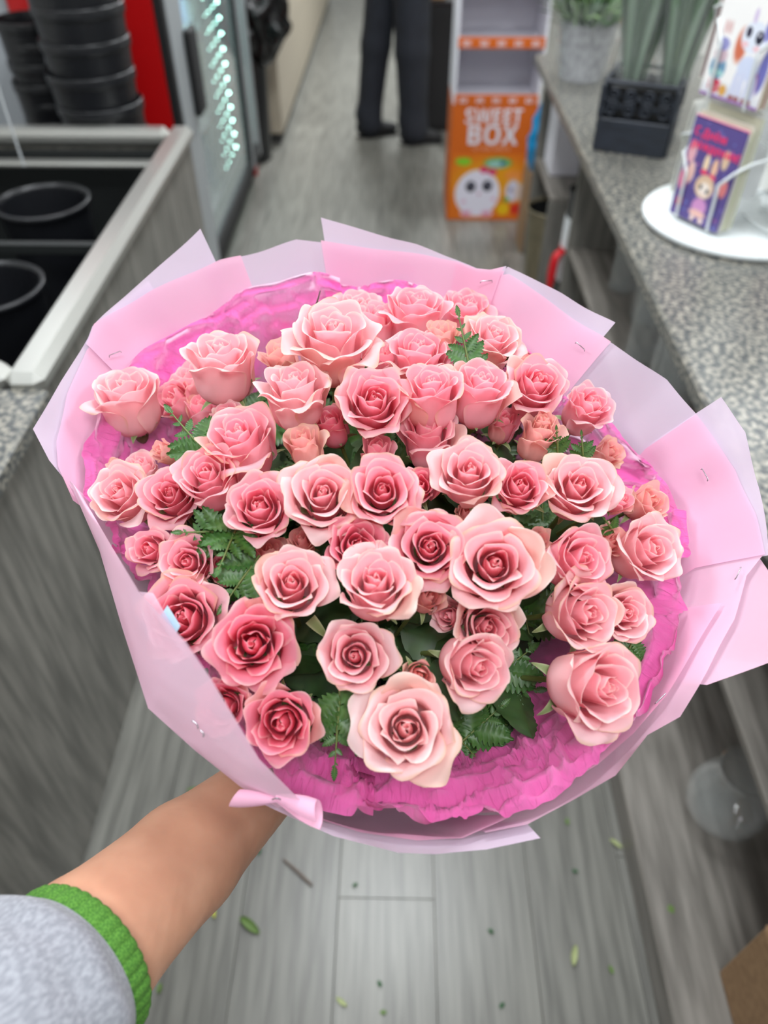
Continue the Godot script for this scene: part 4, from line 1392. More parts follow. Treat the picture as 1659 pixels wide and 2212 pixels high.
func paper(called: String, c: Color, a: float) -> StandardMaterial3D:
	var m := pm(called, Color(c.r, c.g, c.b, a), 0.55)
	m.transparency = BaseMaterial3D.TRANSPARENCY_ALPHA
	m.backlight_enabled = true
	m.backlight = Color(0.75, 0.7, 0.75)
	return m


# the side folded inwards over the roses: outer crease low, free edge raised
func fold_sheet(t: Node3D, m: Material) -> void:
	var outer := [[150, 1040], [215, 1190], [262, 1350], [320, 1530], [420, 1620], [520, 1700], [600, 1745]]
	var inner := [[172, 1062], [240, 1178], [300, 1278], [400, 1385], [455, 1465], [560, 1640], [662, 1742]]
	var n := 49
	var P := PackedVector3Array()
	var Q := PackedVector3Array()
	var bb := to_b(bind)
	for j in 9:
		var v := j / 8.0
		for i in n:
			var q := float(i) / (n - 1)
			var a := on_line(outer, q)
			var b := on_line(inner, q)
			var lo := on_flare(a.x, a.y)
			var pl := bl(lo.x, lo.y, lo.z)
			var d0 := depth_of(pl)
			var lift := 0.075 * sin(PI * clampf(q, 0.0, 1.0))
			var hi := at(b.x, b.y, d0 - lift - 0.02)
			var p := pl.lerp(hi, v) + bn * 0.006 * sin(PI * v)
			P.append(p - t.position)
	put(t, "folded_sheet", grid(P, n, 9), m)
	# its outside, from the crease down to the stems
	for j in 9:
		var v := j / 8.0
		for i in n:
			var a := on_line(outer, float(i) / (n - 1))
			var lo := on_flare(a.x, a.y)
			var dir := Vector2(lo.x, lo.y).normalized()
			var low := bb + Vector3(dir.x * 0.033, dir.y * 0.033, 0.0)
			var q := lo.lerp(low, v)
			Q.append(bl(q.x, q.y, q.z) - t.position)
	put(t, "folded_sheet", grid(Q, n, 9), m)
	# the loose translucent corner sticking up past the edge, with a small blue tag
	var k0 := at(300, 1278, 0.47)
	var k1 := at(331, 1281, 0.468)
	var k2 := at(420, 1432, 0.455)
	var k3 := at(384, 1398, 0.462)
	P = PackedVector3Array()
	for j in 7:
		for i in 7:
			var u := i / 6.0
			var v := j / 6.0
			P.append(k0.lerp(k1, u).lerp(k3.lerp(k2, u), v) + bn * 0.001 * sin(PI * v) - t.position)
	put(t, "corner_flap", grid(P, 7, 7), paper("frosted_paper_corner", c8(226, 206, 222), 0.62))
	var ta := at(362, 1308, 0.464)
	var tb := at(390, 1352, 0.461)
	var tc := at(376, 1376, 0.463)
	var td := at(346, 1332, 0.466)
	var tag := put(t, "blue_tag", polys([[ta, td, tc, tb], [ta + bn * 0.0004, tb + bn * 0.0004, tc + bn * 0.0004, td + bn * 0.0004], [ta, tb, tb + bn * 0.0004, ta + bn * 0.0004], [tc, td, td + bn * 0.0004, tc + bn * 0.0004]]), pm("blue_tag", c8(176, 214, 228), 0.5), -t.position)
	tag.set_meta("label", "small pale blue tag on the paper's edge")
	var wire := pm("staple_wire_bright", c8(196, 196, 202), 0.25, 1.0)
	var s0 := at(415, 1556, 0.455)
	for k in [[415, 1556, 428, 1574], [432, 1577, 439, 1592]]:
		var a := at(k[0], k[1], 0.452)
		var b := at(k[2], k[3], 0.452)
		put(t, "staple", tube(smooth_line([a, a.lerp(b, 0.5) + bx * 0.0012, b], 4), 0.0005, 6), wire, -t.position)


func on_line(pts: Array, q: float) -> Vector2:
	var f := q * (pts.size() - 1)
	var i := mini(int(f), pts.size() - 2)
	return Vector2(pts[i][0], pts[i][1]).lerp(Vector2(pts[i + 1][0], pts[i + 1][1]), f - i)


# the gathered end of the paper: two curled ears with a staple
func bow(t: Node3D, m: Material) -> void:
	for k in 2:
		var far := at([508, 688][k], [1722, 1758][k], [0.478, 0.462][k])
		var mid := at([600, 596][k], [1728, 1722][k], [0.47, 0.468][k])
		var dir := far - mid
		var L := dir.length()
		var ax := dir / L
		var up := (cam_t.basis.y - ax * ax.dot(cam_t.basis.y)).normalized()
		var ot := ax.cross(up)
		var P := PackedVector3Array()
		for j in 13:
			var v := j / 12.0
			var r: float = [0.0045, 0.0065][k] * (0.25 + 0.75 * sin(v * PI * 0.55)) * (1.0 if k == 0 else 1.0)
			for i in 19:
				var a := -0.4 + i / 18.0 * 5.2
				var rr: float = r * (1.0 + 0.35 * i / 18.0)
				P.append(mid + ax * L * v * (1.0 - 0.12 * sin(a)) + (up * sin(a) + ot * cos(a)) * rr - t.position)
		put(t, "gathered_fold", grid(P, 19, 13), m)
	var wire := pm("staple_wire_end", c8(196, 196, 202), 0.25, 1.0)
	put(t, "staple", tube(smooth_line([at(588, 1727, 0.462), at(598, 1724, 0.459), at(606, 1727, 0.461)], 4), 0.0005, 6), wire, -t.position)


# ---------------------------------------------------------------- crumpled tissue lining
func make_tissue() -> void:
	var m := pm("magenta_tissue", Color.WHITE, 0.62, 0.0, 0.22)
	m.albedo_color = c8(241, 94, 176)
	m.heightmap_enabled = true
	m.heightmap_texture = crease_relief()
	m.heightmap_scale = 0.07
	m.uv1_scale = Vector3(9, 1, 1)
	m.backlight_enabled = true
	m.backlight = Color(1.0, 0.95, 1.0)
	var t := thing("tissue_paper", "crumpled magenta pink tissue lining inside the bouquet wrap", "tissue paper", bo)
	# overlapping sheets round the opening; the profile is relative to the rim
	var prof := [[0.0, 0.0], [-0.005, -0.004], [-0.012, -0.012], [-0.019, -0.022], [-0.027, -0.035], [-0.037, -0.05], [-0.05, -0.068], [-0.068, -0.09], [-0.09, -0.114], [-0.116, -0.14], [-0.144, -0.167], [-0.172, -0.194]]
	for k in 4:
		var a0: float = [100, 190, 262, 352][k] * PI / 180.0
		var a1: float = [196, 268, 358, 464][k] * PI / 180.0
		var nu := 260
		var sub := 4
		var rows := (prof.size() - 1) * sub + 1
		var P := PackedVector3Array()
		for j in rows:
			var f := float(j) / sub
			var i0 := mini(int(f), prof.size() - 2)
			var pr: float = lerpf(prof[i0][0], prof[i0 + 1][0], f - i0)
			var ph: float = lerpf(prof[i0][1], prof[i0 + 1][1], f - i0)
			var s := float(j) / (rows - 1)
			for i in nu:
				var a := lerpf(a0, a1, float(i) / (nu - 1))
				var ca := cos(a)
				var sa := sin(a)
				var rr := rim_at(ca, sa)
				# long folds running with the rim, then sharp crumples
				var along := a * 2.2
				var wa := along + 0.4 * noise.get_noise_3d(along * 1.3, s * 2.5, 20.0 + k) + 0.15 * noise.get_noise_3d(along * 4.0, s * 7.0, 30.0)
				var big := ridge(wa * 1.0 + s * 2.5, s * 5.0 - wa * 0.6, k) * 0.009 + ridge(wa * 1.9 - s * 4.0, s * 7.0 + wa * 1.2, 4.0 + k) * 0.005
				var fine := ridge(wa * 3.4 + s * 8.0, s * 12.0 - wa * 1.6, 8.0 + k) * 0.0026 + ridge(wa * 5.0 - s * 14.0, s * 14.0 + wa * 3.0, 12.0) * 0.0014
				var fade := 1.0 if s < 0.7 else (1.0 - s) / 0.3
				var r := rr + pr - 0.003 - 0.008 * smoothstep(0.0, 0.2, s) - (big + fine) * 0.75 * fade - 0.0012 * k
				var h := ph + noise.get_noise_3d(ca * 4.0 - 4.0, sa * 4.0, k * 5) * 0.010 * (1.0 - s) + (big + fine) * 0.65 * fade
				P.append(bl(r * ca, r * sa, h) - t.position)
		put(t, "tissue_sheet", grid(P, nu, rows, PackedColorArray(), false, Vector2(0.3, 1.0)), m)


# noise with sharp crests, -0.5 .. 0.5
func ridge(x: float, y: float, z: float) -> float:
	return 0.5 - 2.0 * absf(noise.get_noise_3d(x, y, z))


# heights of the fine creases, for relief only
func crease_relief() -> ImageTexture:
	var w := 1024
	var h := 512
	var n := FastNoiseLite.new()
	n.seed = 3
	n.noise_type = FastNoiseLite.TYPE_CELLULAR
	n.cellular_return_type = FastNoiseLite.RETURN_DISTANCE2_SUB
	n.frequency = 0.02
	n.fractal_type = FastNoiseLite.FRACTAL_NONE
	n.domain_warp_enabled = true
	n.domain_warp_amplitude = 22.0
	n.domain_warp_frequency = 0.02
	var im := n.get_seamless_image(w, h, false, false, 0.1, true)
	im.convert(Image.FORMAT_L8)
	n.seed = 8
	n.frequency = 0.045
	var im2 := n.get_seamless_image(w, h, false, false, 0.1, true)
	im2.convert(Image.FORMAT_L8)
	var fb := FastNoiseLite.new()
	fb.seed = 12
	fb.frequency = 0.012
	fb.fractal_octaves = 4
	var im3 := fb.get_seamless_image(w, h, false, false, 0.1, true)
	im3.convert(Image.FORMAT_L8)
	var a := im.get_data()
	var b := im2.get_data()
	var d := im3.get_data()
	var out := PackedByteArray()
	out.resize(w * h)
	for i in w * h:
		var l := clampf(1.0 - a[i] / 40.0, 0, 1) * 0.7 + clampf(1.0 - b[i] / 50.0, 0, 1) * 0.3 + d[i] / 255.0 * 0.5
		out[i] = int(minf(l, 1.0) * 255.0)
	return ImageTexture.create_from_image(Image.create_from_data(w, h, false, Image.FORMAT_L8, out))


# ---------------------------------------------------------------- roses
func dome(r: float) -> float:
	return 0.062 * (1.0 - pow(r / 0.23, 2.0))


func on_dome(px: float, py: float, off: float) -> Vector3:
	var d := ray(px, py)
	var k := d.dot(bn)
	var t := 0.55
	for i in 40:
		var q := to_b(cam_t.origin + d * t)
		t -= 0.6 * (q.z - dome(Vector2(q.x, q.y).length()) - off) / k
	return cam_t.origin + d * t


# px, py of the head's middle, its width in px, lean to the right and upwards (sines), openness, tone, lift
const ROSES := [
	[285, 882, 124, -0.25, 0.72, 0.42, 2, 0.0], [486, 808, 136, -0.1, 0.74, 0.55, 2, 0.004], [430, 838, 85, -0.5, 0.6, 0.4, 2, -0.03], [398, 880, 95, -0.6, 0.5, 0.4, 1, -0.035],
	[442, 905, 80, -0.2, 0.7, 0.3, 1, -0.04], [366, 980, 55, -0.75, 0.3, 0.12, 3, -0.012], [503, 918, 75, -0.45, 0.55, 0.4, 1, -0.02], [528, 978, 138, -0.25, 0.6, 0.5, 1, 0.0],
	[722, 762, 156, 0.0, 0.66, 0.8, 2, 0.012], [772, 702, 110, 0.2, 0.7, 0.6, 2, -0.028], [641, 870, 128, -0.1, 0.72, 0.66, 2, 0.006], [806, 885, 142, 0.05, 0.4, 0.78, 1, 0.002],
	[933, 872, 120, 0.0, 0.7, 0.5, 1, 0.006], [1030, 866, 120, 0.2, 0.7, 0.5, 1, 0.0], [903, 800, 138, 0.05, 0.72, 0.85, 1, -0.012], [835, 795, 85, 0.0, 0.7, 0.5, 1, -0.03],
	[815, 720, 98, 0.05, 0.78, 0.4, 1, -0.02], [897, 700, 112, 0.1, 0.78, 0.45, 1, -0.008], [1000, 697, 104, 0.2, 0.72, 0.6, 1, -0.02], [952, 744, 76, 0.0, 0.75, 0.4, 3, 0.0],
	[1055, 755, 104, 0.3, 0.62, 0.62, 2, 0.0], [612, 722, 62, -0.3, 0.7, 0.4, 0, -0.04], [612, 790, 88, -0.3, 0.68, 0.5, 3, -0.02], [722, 930, 82, -0.3, 0.55, 0.45, 0, -0.02],
	[661, 975, 88, -0.2, 0.68, 0.55, 3, 0.0], [813, 990, 78, 0.1, 0.65, 0.45, 1, -0.02], [925, 960, 124, 0.0, 0.65, 0.75, 1, -0.02], [1150, 850, 122, 0.25, 0.5, 0.75, 1, 0.0],
	[1258, 895, 102, 0.45, 0.52, 0.65, 1, 0.0], [1172, 922, 52, 0.2, 0.6, 0.15, 3, 0.0], [1160, 955, 96, 0.3, 0.6, 0.5, 3, -0.01], [1303, 985, 66, 0.6, 0.4, 0.5, 3, -0.02],
	[280, 1078, 112, -0.5, 0.35, 0.6, 2, 0.0], [259, 1015, 42, -0.6, 0.5, 0.15, 3, 0.0], [314, 1022, 72, -0.3, 0.6, 0.4, 2, -0.03], [377, 1078, 112, -0.22, 0.3, 0.6, 1, 0.0],
	[460, 1046, 116, -0.3, 0.5, 0.48, 1, 0.006], [566, 1108, 136, -0.12, 0.3, 0.65, 1, 0.0], [332, 1190, 92, -0.35, 0.1, 0.55, 1, 0.0], [412, 1217, 102, -0.22, 0.12, 0.55, 1, 0.0],
	[478, 1228, 70, 0.25, -0.1, 0.3, 1, -0.02], [402, 1340, 168, -0.15, 0.12, 0.62, 1, -0.004], [548, 1392, 166, -0.03, 0.06, 0.85, 0, 0.006], [490, 1522, 110, -0.2, -0.02, 0.6, 0, 0.006],
	[612, 1556, 148, -0.08, -0.1, 0.6, 0, 0.0], [700, 1082, 138, -0.05, 0.32, 0.75, 2, 0.0], [827, 1070, 126, 0.0, 0.25, 0.65, 1, 0.006], [905, 1056, 82, 0.05, 0.3, 0.5, 0, -0.015],
	[1012, 1036, 122, 0.08, 0.45, 0.6, 2, 0.006], [1120, 1062, 116, 0.12, 0.3, 0.65, 1, 0.0], [1243, 1065, 126, 0.22, 0.35, 0.75, 2, 0.006], [770, 1190, 128, 0.0, 0.25, 0.8, 0, -0.006],
	[928, 1186, 136, 0.04, 0.12, 0.75, 1, 0.0], [1065, 1224, 166, 0.08, 0.12, 0.85, 2, 0.01], [632, 1272, 132, -0.03, 0.28, 0.6, 2, 0.006], [812, 1276, 136, 0.0, 0.45, 0.62, 2, 0.01],
	[920, 1297, 72, 0.3, 0.3, 0.25, 3, -0.01], [768, 1418, 126, -0.03, 0.02, 0.55, 2, 0.0], [903, 1457, 76, 0.1, -0.08, 0.22, 3, 0.0], [1045, 1354, 116, 0.2, -0.02, 0.55, 2, -0.01],
	[1010, 1434, 126, 0.45, -0.15, 0.38, 2, 0.0], [878, 1576, 170, 0.0, 0.04, 0.8, 4, 0.004], [585, 1215, 82, 0.0, 0.6, 0.4, 3, -0.03], [655, 1178, 62, -0.2, 0.5, 0.4, 3, -0.03],
	[1005, 1118, 52, 0.2, 0.5, 0.3, 3, -0.02], [1230, 1215, 122, 0.55, 0.18, 0.48, 1, 0.0], [1305, 1178, 76, 0.5, 0.35, 0.35, 3, -0.01], [1378, 1196, 122, 0.6, 0.22, 0.5, 2, 0.0],
	[1240, 1326, 130, 0.55, 0.02, 0.38, 2, 0.0], [1330, 1326, 106, 0.5, 0.08, 0.55, 2, -0.006], [1262, 1480, 160, 0.62, -0.1, 0.42, 2, 0.006], [1328, 1086, 62, 0.6, 0.3, 0.2, 1, 0.0],
	[1385, 1092, 86, 0.6, 0.3, 0.5, 3, -0.015], [1155, 1175, 62, 0.3, 0.3, 0.4, 3, -0.015], [1122, 800, 62, 0.3, 0.7, 0.4, 3, -0.03], [1085, 928, 72, 0.2, 0.6, 0.3, 1, -0.03],
	[975, 1332, 72, -0.3, 0.05, 0.4, 2, -0.02],
]
# the ones that stand apart; the rest are told by kind
const ROSETTES := [11, 14, 22, 23, 26, 27, 28, 37, 41, 42, 43, 44, 47, 49, 51, 9, 18]
const ROSE_LABELS := {
	0: "lone pale rose standing apart at the tissue edge next to a fern frond",
	1: "pale half-open rose standing tall against the tissue, beside a small rose",
	5: "tiny closed peach bud beside the serrated fern frond",
	7: "wide pink cup rose behind the nodding half-open rose",
	8: "large blush rose with ragged spread petals by the brown twig",
	10: "pale cup-shaped rose beside the flat full-blown rose, one petal spread wide",
	11: "flat full-blown pink rose with tight concentric petals below the ragged blush rose",
	12: "upright pink rose next to the flat full-blown rose, twin of its neighbour",
	13: "upright pink rose, the second of two twins, below the fern tip",
	14: "wide open pink rose lying flat behind the two upright twins",
	16: "upright pink rose tucked between the ragged blush rose and the far rim",
	17: "pink rose at the far rim beneath the tissue edge, with a green sepal",
	18: "open pink rose at the far rim behind the fern tip",
	20: "blush rose beside the fern tip, next to the stapled paper fold",
	26: "open pink rose half hidden beneath the two upright twins",
	27: "open pink rose with deep folds beyond the upright twins, near the tissue",
	28: "open pink rose leaning against the tissue below the stapled lilac sheet",
	29: "tiny peach bud on top of the rumpled peach rose",
	30: "peach rose with rumpled petals under a tiny closed bud",
	32: "rumpled blush rose pressed against the tissue above the folded paper",
	33: "tiny peach bud above the rumpled blush rose by the tissue",
	35: "oval pink rose with a deep spiral heart beside the rumpled blush rose",
	36: "half-open pink rose, nodding, between the oval rose and the fern",
	37: "pink rose with a broad lower petal above the dark fern gap",
	38: "small spiral pink rose touching the folded paper edge",
	39: "small pink rose with a tight heart next to the bright fern leaf",
	41: "big pink rose half covered by the paper corner with the blue tag",
	42: "big deep pink full-blown rose beside the folded paper edge",
	43: "deep pink rose squeezed between the folded paper edge and a cupped rose",
	44: "deep pink cupped rose next to the gathered paper fold, above the tissue",
	45: "blush cup-shaped rose with a closed bud at its heart, in the middle row",
	46: "round pink cup rose next to the blush cup with the closed heart",
	47: "narrow deep pink rose wedged between two round cup roses",
	48: "blush rose with one raised back petal in the middle row",
	49: "pink rose with long lower petals between two blush roses",
	50: "blush rose with a ruffled heart near the pink bud by the tissue",
	51: "deep pink rose with concentric petals behind the tall blush cup",
	52: "pink rose with a dark cupped heart beside the biggest middle rose",
	53: "large blush rose with wide outer petals, biggest in the middle of the bouquet",
	54: "blush rose with a green sepal hanging below, beside the dark gap",
	55: "tall blush cup rose standing in front of the deep pink concentric rose",
	57: "blush rose with cream edges above the largest blush rose",
	58: "narrow closed peach bud touching the largest blush rose",
	59: "blush rose with creased outer petals above the reclining pale rose",
	60: "half-open blush rose reclining beside the narrow peach bud",
	61: "largest, palest blush rose, hanging over the tissue beside the serrated fern frond",
	65: "half-open pink rose leaning outwards above the sepal-tipped blush rose",
	67: "blush rose against the tissue on the side with the large stapled sheets",
	68: "half-open blush rose leaning outwards with green sepals at its base",
	69: "cream-edged blush rose leaning on the tissue beside the sepal-based rose",
	70: "big pale pink rose lying sideways on its stem above the tissue fold",
	71: "pink bud poking out sideways beside the tissue",
	72: "peach rose with crumpled petals against the tissue behind a pink bud",
}


func make_roses() -> void:
	var pet := pm("rose_petal", Color.WHITE, 0.62, 0.0, 0.35)
	pet.vertex_color_use_as_albedo = true
	pet.backlight_enabled = true
	pet.backlight = Color(1.0, 0.9, 0.92)
	M.petal = pet
	var sep := pm("sepal_green", Color.WHITE, 0.6)
	sep.vertex_color_use_as_albedo = true
	sep.backlight_enabled = true
	sep.backlight = Color(0.3, 0.35, 0.2)
	M.sepal = sep
	M.stem = pm("rose_stem", c8(92, 108, 52), 0.55)
	M.leaf = pm("rose_leaf", Color.WHITE, 0.5)
	M.leaf.vertex_color_use_as_albedo = true
	for i in ROSES.size():
		rose(i, ROSES[i])


func rose(idx: int, d: Array) -> void:
	var p := on_dome(d[0], d[1], d[7])
	var dep := depth_of(p)
	var S: float = d[2] * dep / F / (0.93 + 0.17 * d[5] if idx in ROSETTES or d[2] <= 100 or d[5] < 0.25 else 0.94 + 0.12 * d[5])
	var toc := (cam_t.origin - p).normalized()
	var rt := cam_t.basis.x
	rt = (rt - toc * rt.dot(toc)).normalized()
	var up := toc.cross(rt)
	var axis: Vector3 = rt * d[3] + up * (minf(d[4] * 1.16, 0.9) if d[4] > 0.5 else d[4])
	axis = (axis + toc * sqrt(maxf(0.02, 1.0 - axis.length_squared()))).normalized()
	var o: float = d[5]
	var tone: int = d[6]
	var big: bool = d[2] > 100
	var label: String = ROSE_LABELS.get(idx, "")
	if label == "":
		if tone == 3 and o < 0.3:
			label = "small closed peach rosebud tucked between larger roses"
		elif tone == 3:
			label = "small open peach-tinged spray rose tucked between larger roses"
		elif not big:
			label = "small pink rose partly hidden behind larger roses"
		elif d[4] > 0.55:
			label = "pink rose seen from its side, rising towards the far edge of the wrap"
		elif absf(d[3]) > 0.4:
			label = "pink rose leaning outwards towards the side of the wrap"
		elif tone == 0:
			label = "deep pink open rose in the body of the bouquet"
		elif tone == 2:
			label = "blush pink open rose with pale outer petals in the bouquet"
		else:
			label = "mid pink open rose with a spiral heart in the bouquet"
	var t := thing("pink_rose", label, "rose", p - axis * 0.52 * S, 0.0, "roses in the bouquet")
	# turn about the axis at random
	var ref := axis.cross(cam_t.basis.x).normalized()
	var tx := ref.cross(axis).normalized()
	var ang := rng.randf() * TAU
	var bx_ := tx * cos(ang) + ref * sin(ang)
	t.transform = Transform3D(Basis(bx_, axis, bx_.cross(axis)), t.position)
	var base: Color = [c8(246, 140, 164), c8(250, 164, 182), c8(252, 184, 196), c8(246, 180, 180), c8(253, 208, 210)][tone].srgb_to_linear()
	var pale: Color = [c8(248, 176, 190), c8(251, 204, 212), c8(252, 222, 222), c8(243, 206, 194), c8(254, 232, 230)][tone].srgb_to_linear()
	var rim: Color = [c8(252, 214, 214), c8(253, 226, 222), c8(254, 236, 228), c8(242, 212, 190), c8(254, 242, 234)][tone].srgb_to_linear()
	var tan_: Color = c8(232, 196, 158).srgb_to_linear()
	var n := 20 if big else 14
	if o < 0.25:
		n = 12
	var nu := 15 if big else 9
	var nv := 17 if big else 12
	# how the petals are laid: a tight bud in a wide cup, or rings all the way out
	var L := []
	var rosette: bool = idx in ROSETTES or o < 0.25 or not big
	if rosette:
		for i in n:
			var q := float(i) / (n - 1)
			var op := smoothstep(0.12, 1.0, q)
			var a1 := lerpf(-30.0, 20.0 + 95.0 * o, op) * rng.randf_range(0.75, 1.25)
			if q > 0.86 and o > 0.5 and rng.randf() < 0.5:
				a1 += 30.0
			L.append([(0.035 + 0.43 * pow(q, 0.82)) * (0.84 + 0.16 * o), 0.96 + 0.07 * sin(PI * q) - 0.10 * q * o, lerpf(2.1, 0.92, pow(q, 0.5)), lerpf(-13.0, 3.0 + 12.0 * o, pow(q, 0.7)), a1, q, 3.4])
	else:
		for i in 9:
			var q := i / 8.0
			L.append([0.03 + (0.15 + 0.05 * o) * pow(q, 0.8), 0.97 + 0.05 * q - 0.05 * o, lerpf(2.2, 1.5, q), lerpf(-12.0, -3.0, q), lerpf(-28.0, 22.0, pow(q, 2.0)) * rng.randf_range(0.7, 1.3), 0.42 * q, 3.0])
		for i in 4:
			var q := i / 3.0
			L.append([0.25 + 0.11 * q, 1.0 - 0.03 * rng.randf(), 1.3, (1.0 + 5.0 * q) + 10.0 * o * q, (24.0 + 46.0 * o) * rng.randf_range(0.7, 1.3), 0.5 + 0.18 * q, 5.0])
		for i in 5:
			var q := i / 4.0
			L.append([0.40 + 0.07 * q, 1.0 - 0.07 * o - 0.05 * rng.randf(), 1.12, (4.0 + 17.0 * o) * rng.randf_range(0.7, 1.25), (50.0 + 62.0 * o) * rng.randf_range(0.75, 1.25), 0.78 + 0.17 * q, 5.5])
		for i in (2 if o > 0.6 else 1):
			L.append([0.47, 0.92, 0.95, 20.0 + 26.0 * o, 105.0 + 30.0 * rng.randf(), 1.0, 3.0])
	for i in L.size():
		var e: Array = L[i]
		var q: float = e[5]
		var col := base.lerp(pale, clampf(pow(q, 1.8) * 0.85 + rng.randf() * 0.2, 0.0, 1.0))
		if q > 0.9 and rng.randf() < 0.3:
			col = col.lerp(tan_, 0.4)
		var edge := rim.lerp(tan_, (0.65 if rng.randf() < 0.4 else 0.1) if q > 0.7 else 0.0)
		var me := petal(e[0], e[1], e[2], deg_to_rad(e[3]), deg_to_rad(e[4]), lerpf(0.02, 0.05 + 0.06 * o, q), i * 2.39996 + rng.randf_range(-0.18, 0.18), col, edge, nu, nv, q, e[6])
		put(t, "petal", me, M.petal, Vector3.ZERO, Vector3.ZERO, Vector3(S, S * 1.1, S))
	# calyx, sepals, stem, leaves
	put(t, "calyx", lathe([[0.001, -0.2], [0.06, -0.19], [0.1, -0.13], [0.13, -0.05], [0.16, 0.03], [0.1, 0.05]], 12), M.stem, Vector3.ZERO, Vector3.ZERO, Vector3.ONE * S)
	for i in 5:
		var me := sepal(rng.randf_range(0.5, 1.6), rng.randf_range(0.42, 0.62))
		put(t, "sepal", me, M.sepal, Vector3(0, -0.02 * S, 0), Vector3(0, i * TAU / 5 + rng.randf() * 0.4, 0), Vector3.ONE * S)
	var inv := t.transform.affine_inverse()
	if idx == 54:
		# one long sepal hanging free
		var sa := inv * at(668, 1335, dep + 0.004)
		var sb := inv * at(716, 1388, dep + 0.002)
		var big_sepal := put(t, "sepal", sepal(0.5, 0.62), M.sepal, sa, Vector3.ZERO, Vector3.ONE * sa.distance_to(sb) / 0.62)
		var yy := (sb - sa).normalized()
		var zz := yy.cross((inv.basis * toc).normalized()).normalized()
		big_sepal.basis = Basis(zz.cross(yy) * -1.0, yy, zz) * (sa.distance_to(sb) / 0.62)
	var b0 := Vector3(0, -0.18 * S, 0)
	var spread := Vector3(rng.randf_range(-0.02, 0.02), rng.randf_range(-0.02, 0.02), rng.randf_range(-0.02, 0.02))
	var bw := inv * (bind + spread - bn * 0.05)
	var dist := b0.distance_to(bw)
	var c1 := b0 + Vector3(0, -dist * 0.35, 0)
	var pts := []
	for k in 11:
		var s := k / 10.0
		pts.append(b0.bezier_interpolate(c1, bw.lerp(c1, 0.35), bw, s))
	put(t, "stem", tube(pts, 0.0021 if big else 0.0016, 7), M.stem)
	for k in 4:
		var s: float = [0.12, 0.2, 0.3, 0.42][k] + rng.randf() * 0.08
		var lp := b0.bezier_interpolate(c1, bw.lerp(c1, 0.35), bw, s)
		var lf := put(t, "leaf", rose_leaf(idx * 3 + k), M.leaf, lp)
		lf.rotation = Vector3(0, rng.randf() * TAU, 0)
		lf.rotate_object_local(Vector3.RIGHT, rng.randf_range(0.7, 1.5))


# R body radius, H height, W half width (radians), am lean of the upper half, a1 lean at the lip
func petal(R: float, H: float, W: float, am: float, a1: float, ruf: float, phi: float, col: Color, rim: Color, nu: int, nv: int, q: float, pw: float) -> ArrayMesh:
	var P := PackedVector3Array()
	var C := PackedColorArray()
	P.resize(nu * nv)
	C.resize(nu * nv)
	var yb := 0.42 * H
	var Lu := 0.60 * H
	# profile of the upper half
	var steps := 24
	var pr := PackedFloat32Array([0.0])
	var py := PackedFloat32Array([0.0])
	for k in steps:
		var s := (k + 0.5) / steps
		var al := am * s + (a1 - am) * pow(s, pw)
		pr.append(pr[k] + Lu / steps * sin(al))
		py.append(py[k] + Lu / steps * cos(al))
	var ph := rng.randf() * TAU
	var ph2 := rng.randf() * TAU
	var tip := rng.randf_range(0.02, 0.07)
	var roll := rng.randf_range(0.2, 1.0) * ruf
	for j in nv:
		var v := float(j) / (nv - 1)
		v = lerpf(v, sin(v * PI / 2), 0.7)
		var wp := 0.34 + 0.66 * sin(minf(v / 0.68, 1.0) * PI / 2)
		if v > 0.68:
			wp *= 1.0 - (0.22 + 0.2 * smoothstep(0.6, 1.0, q)) * pow((v - 0.68) / 0.32, 2.0)
		for i in nu:
			var u := 2.0 * i / (nu - 1) - 1.0
			var au := absf(u)
			var r: float
			var y: float
			var s := 0.0
			if v <= 0.5:
				r = R * sin(PI * v)
				y = yb * (1.0 - cos(PI * v))
			else:
				s = (v - 0.5) * 2.0
				var lu := 1.0 - (0.15 + 0.16 * smoothstep(0.6, 1.0, q)) * pow(au, 2.6) + tip * (1.0 - au) + 0.022 * q * sin(u * 7.0 + ph2 * 2.0)
				var f := clampf(s * lu, 0.0, 1.0) * steps
				var k := mini(int(f), steps - 1)
				r = R + lerpf(pr[k], pr[k + 1], f - k)
				y = yb + lerpf(py[k], py[k + 1], f - k)
				r += roll * pow(au, 3.0) * s * s * 1.6
				y -= roll * pow(au, 3.0) * s * s * 0.5
				r += ruf * 0.5 * s * s * s * sin(u * 4.2 + ph)
				y += ruf * 0.45 * s * s * s * sin(u * 5.1 + ph2)
			r *= 1.0 + (0.10 if q < 0.5 else 0.06) * u
			var a := phi + u * W * wp
			P[j * nu + i] = Vector3(r * cos(a), y, r * sin(a))
			var e := maxf(smoothstep(0.945, 1.0, v), smoothstep(0.87, 1.0, au) * smoothstep(0.3, 0.7, v))
			var mott := 1.0 + 0.05 * noise.get_noise_3d(u * 2.0 + phi, v * 2.0, q * 9.0)
			var c := col.lerp(rim, e)
			C[j * nu + i] = Color(c.r * mott, c.g * mott, c.b * mott)
	return grid(P, nu, nv, C)


func sepal(bend: float, L: float) -> ArrayMesh:
	var P := PackedVector3Array()
	var C := PackedColorArray()
	var g := c8(112, 128, 78).srgb_to_linear()
	var g2 := c8(150, 158, 118).srgb_to_linear()
	var x := 0.13
	var y := 0.02
	var al := 0.15
	for j in 9:
		var v := j / 8.0
		var w := 0.11 * (1.0 - pow(v, 1.6)) + 0.006
		for i in 5:
			var u := i / 2.0 - 1.0
			P.append(Vector3(x - 0.03 * absf(u) * (1 - v), y, u * w))
			C.append(g.lerp(g2, pow(absf(u), 3.0)))
		al += bend / 8.0 * 1.6
		x += L / 8.0 * sin(al)
		y += L / 8.0 * cos(al)
	return grid(P, 5, 9, C)


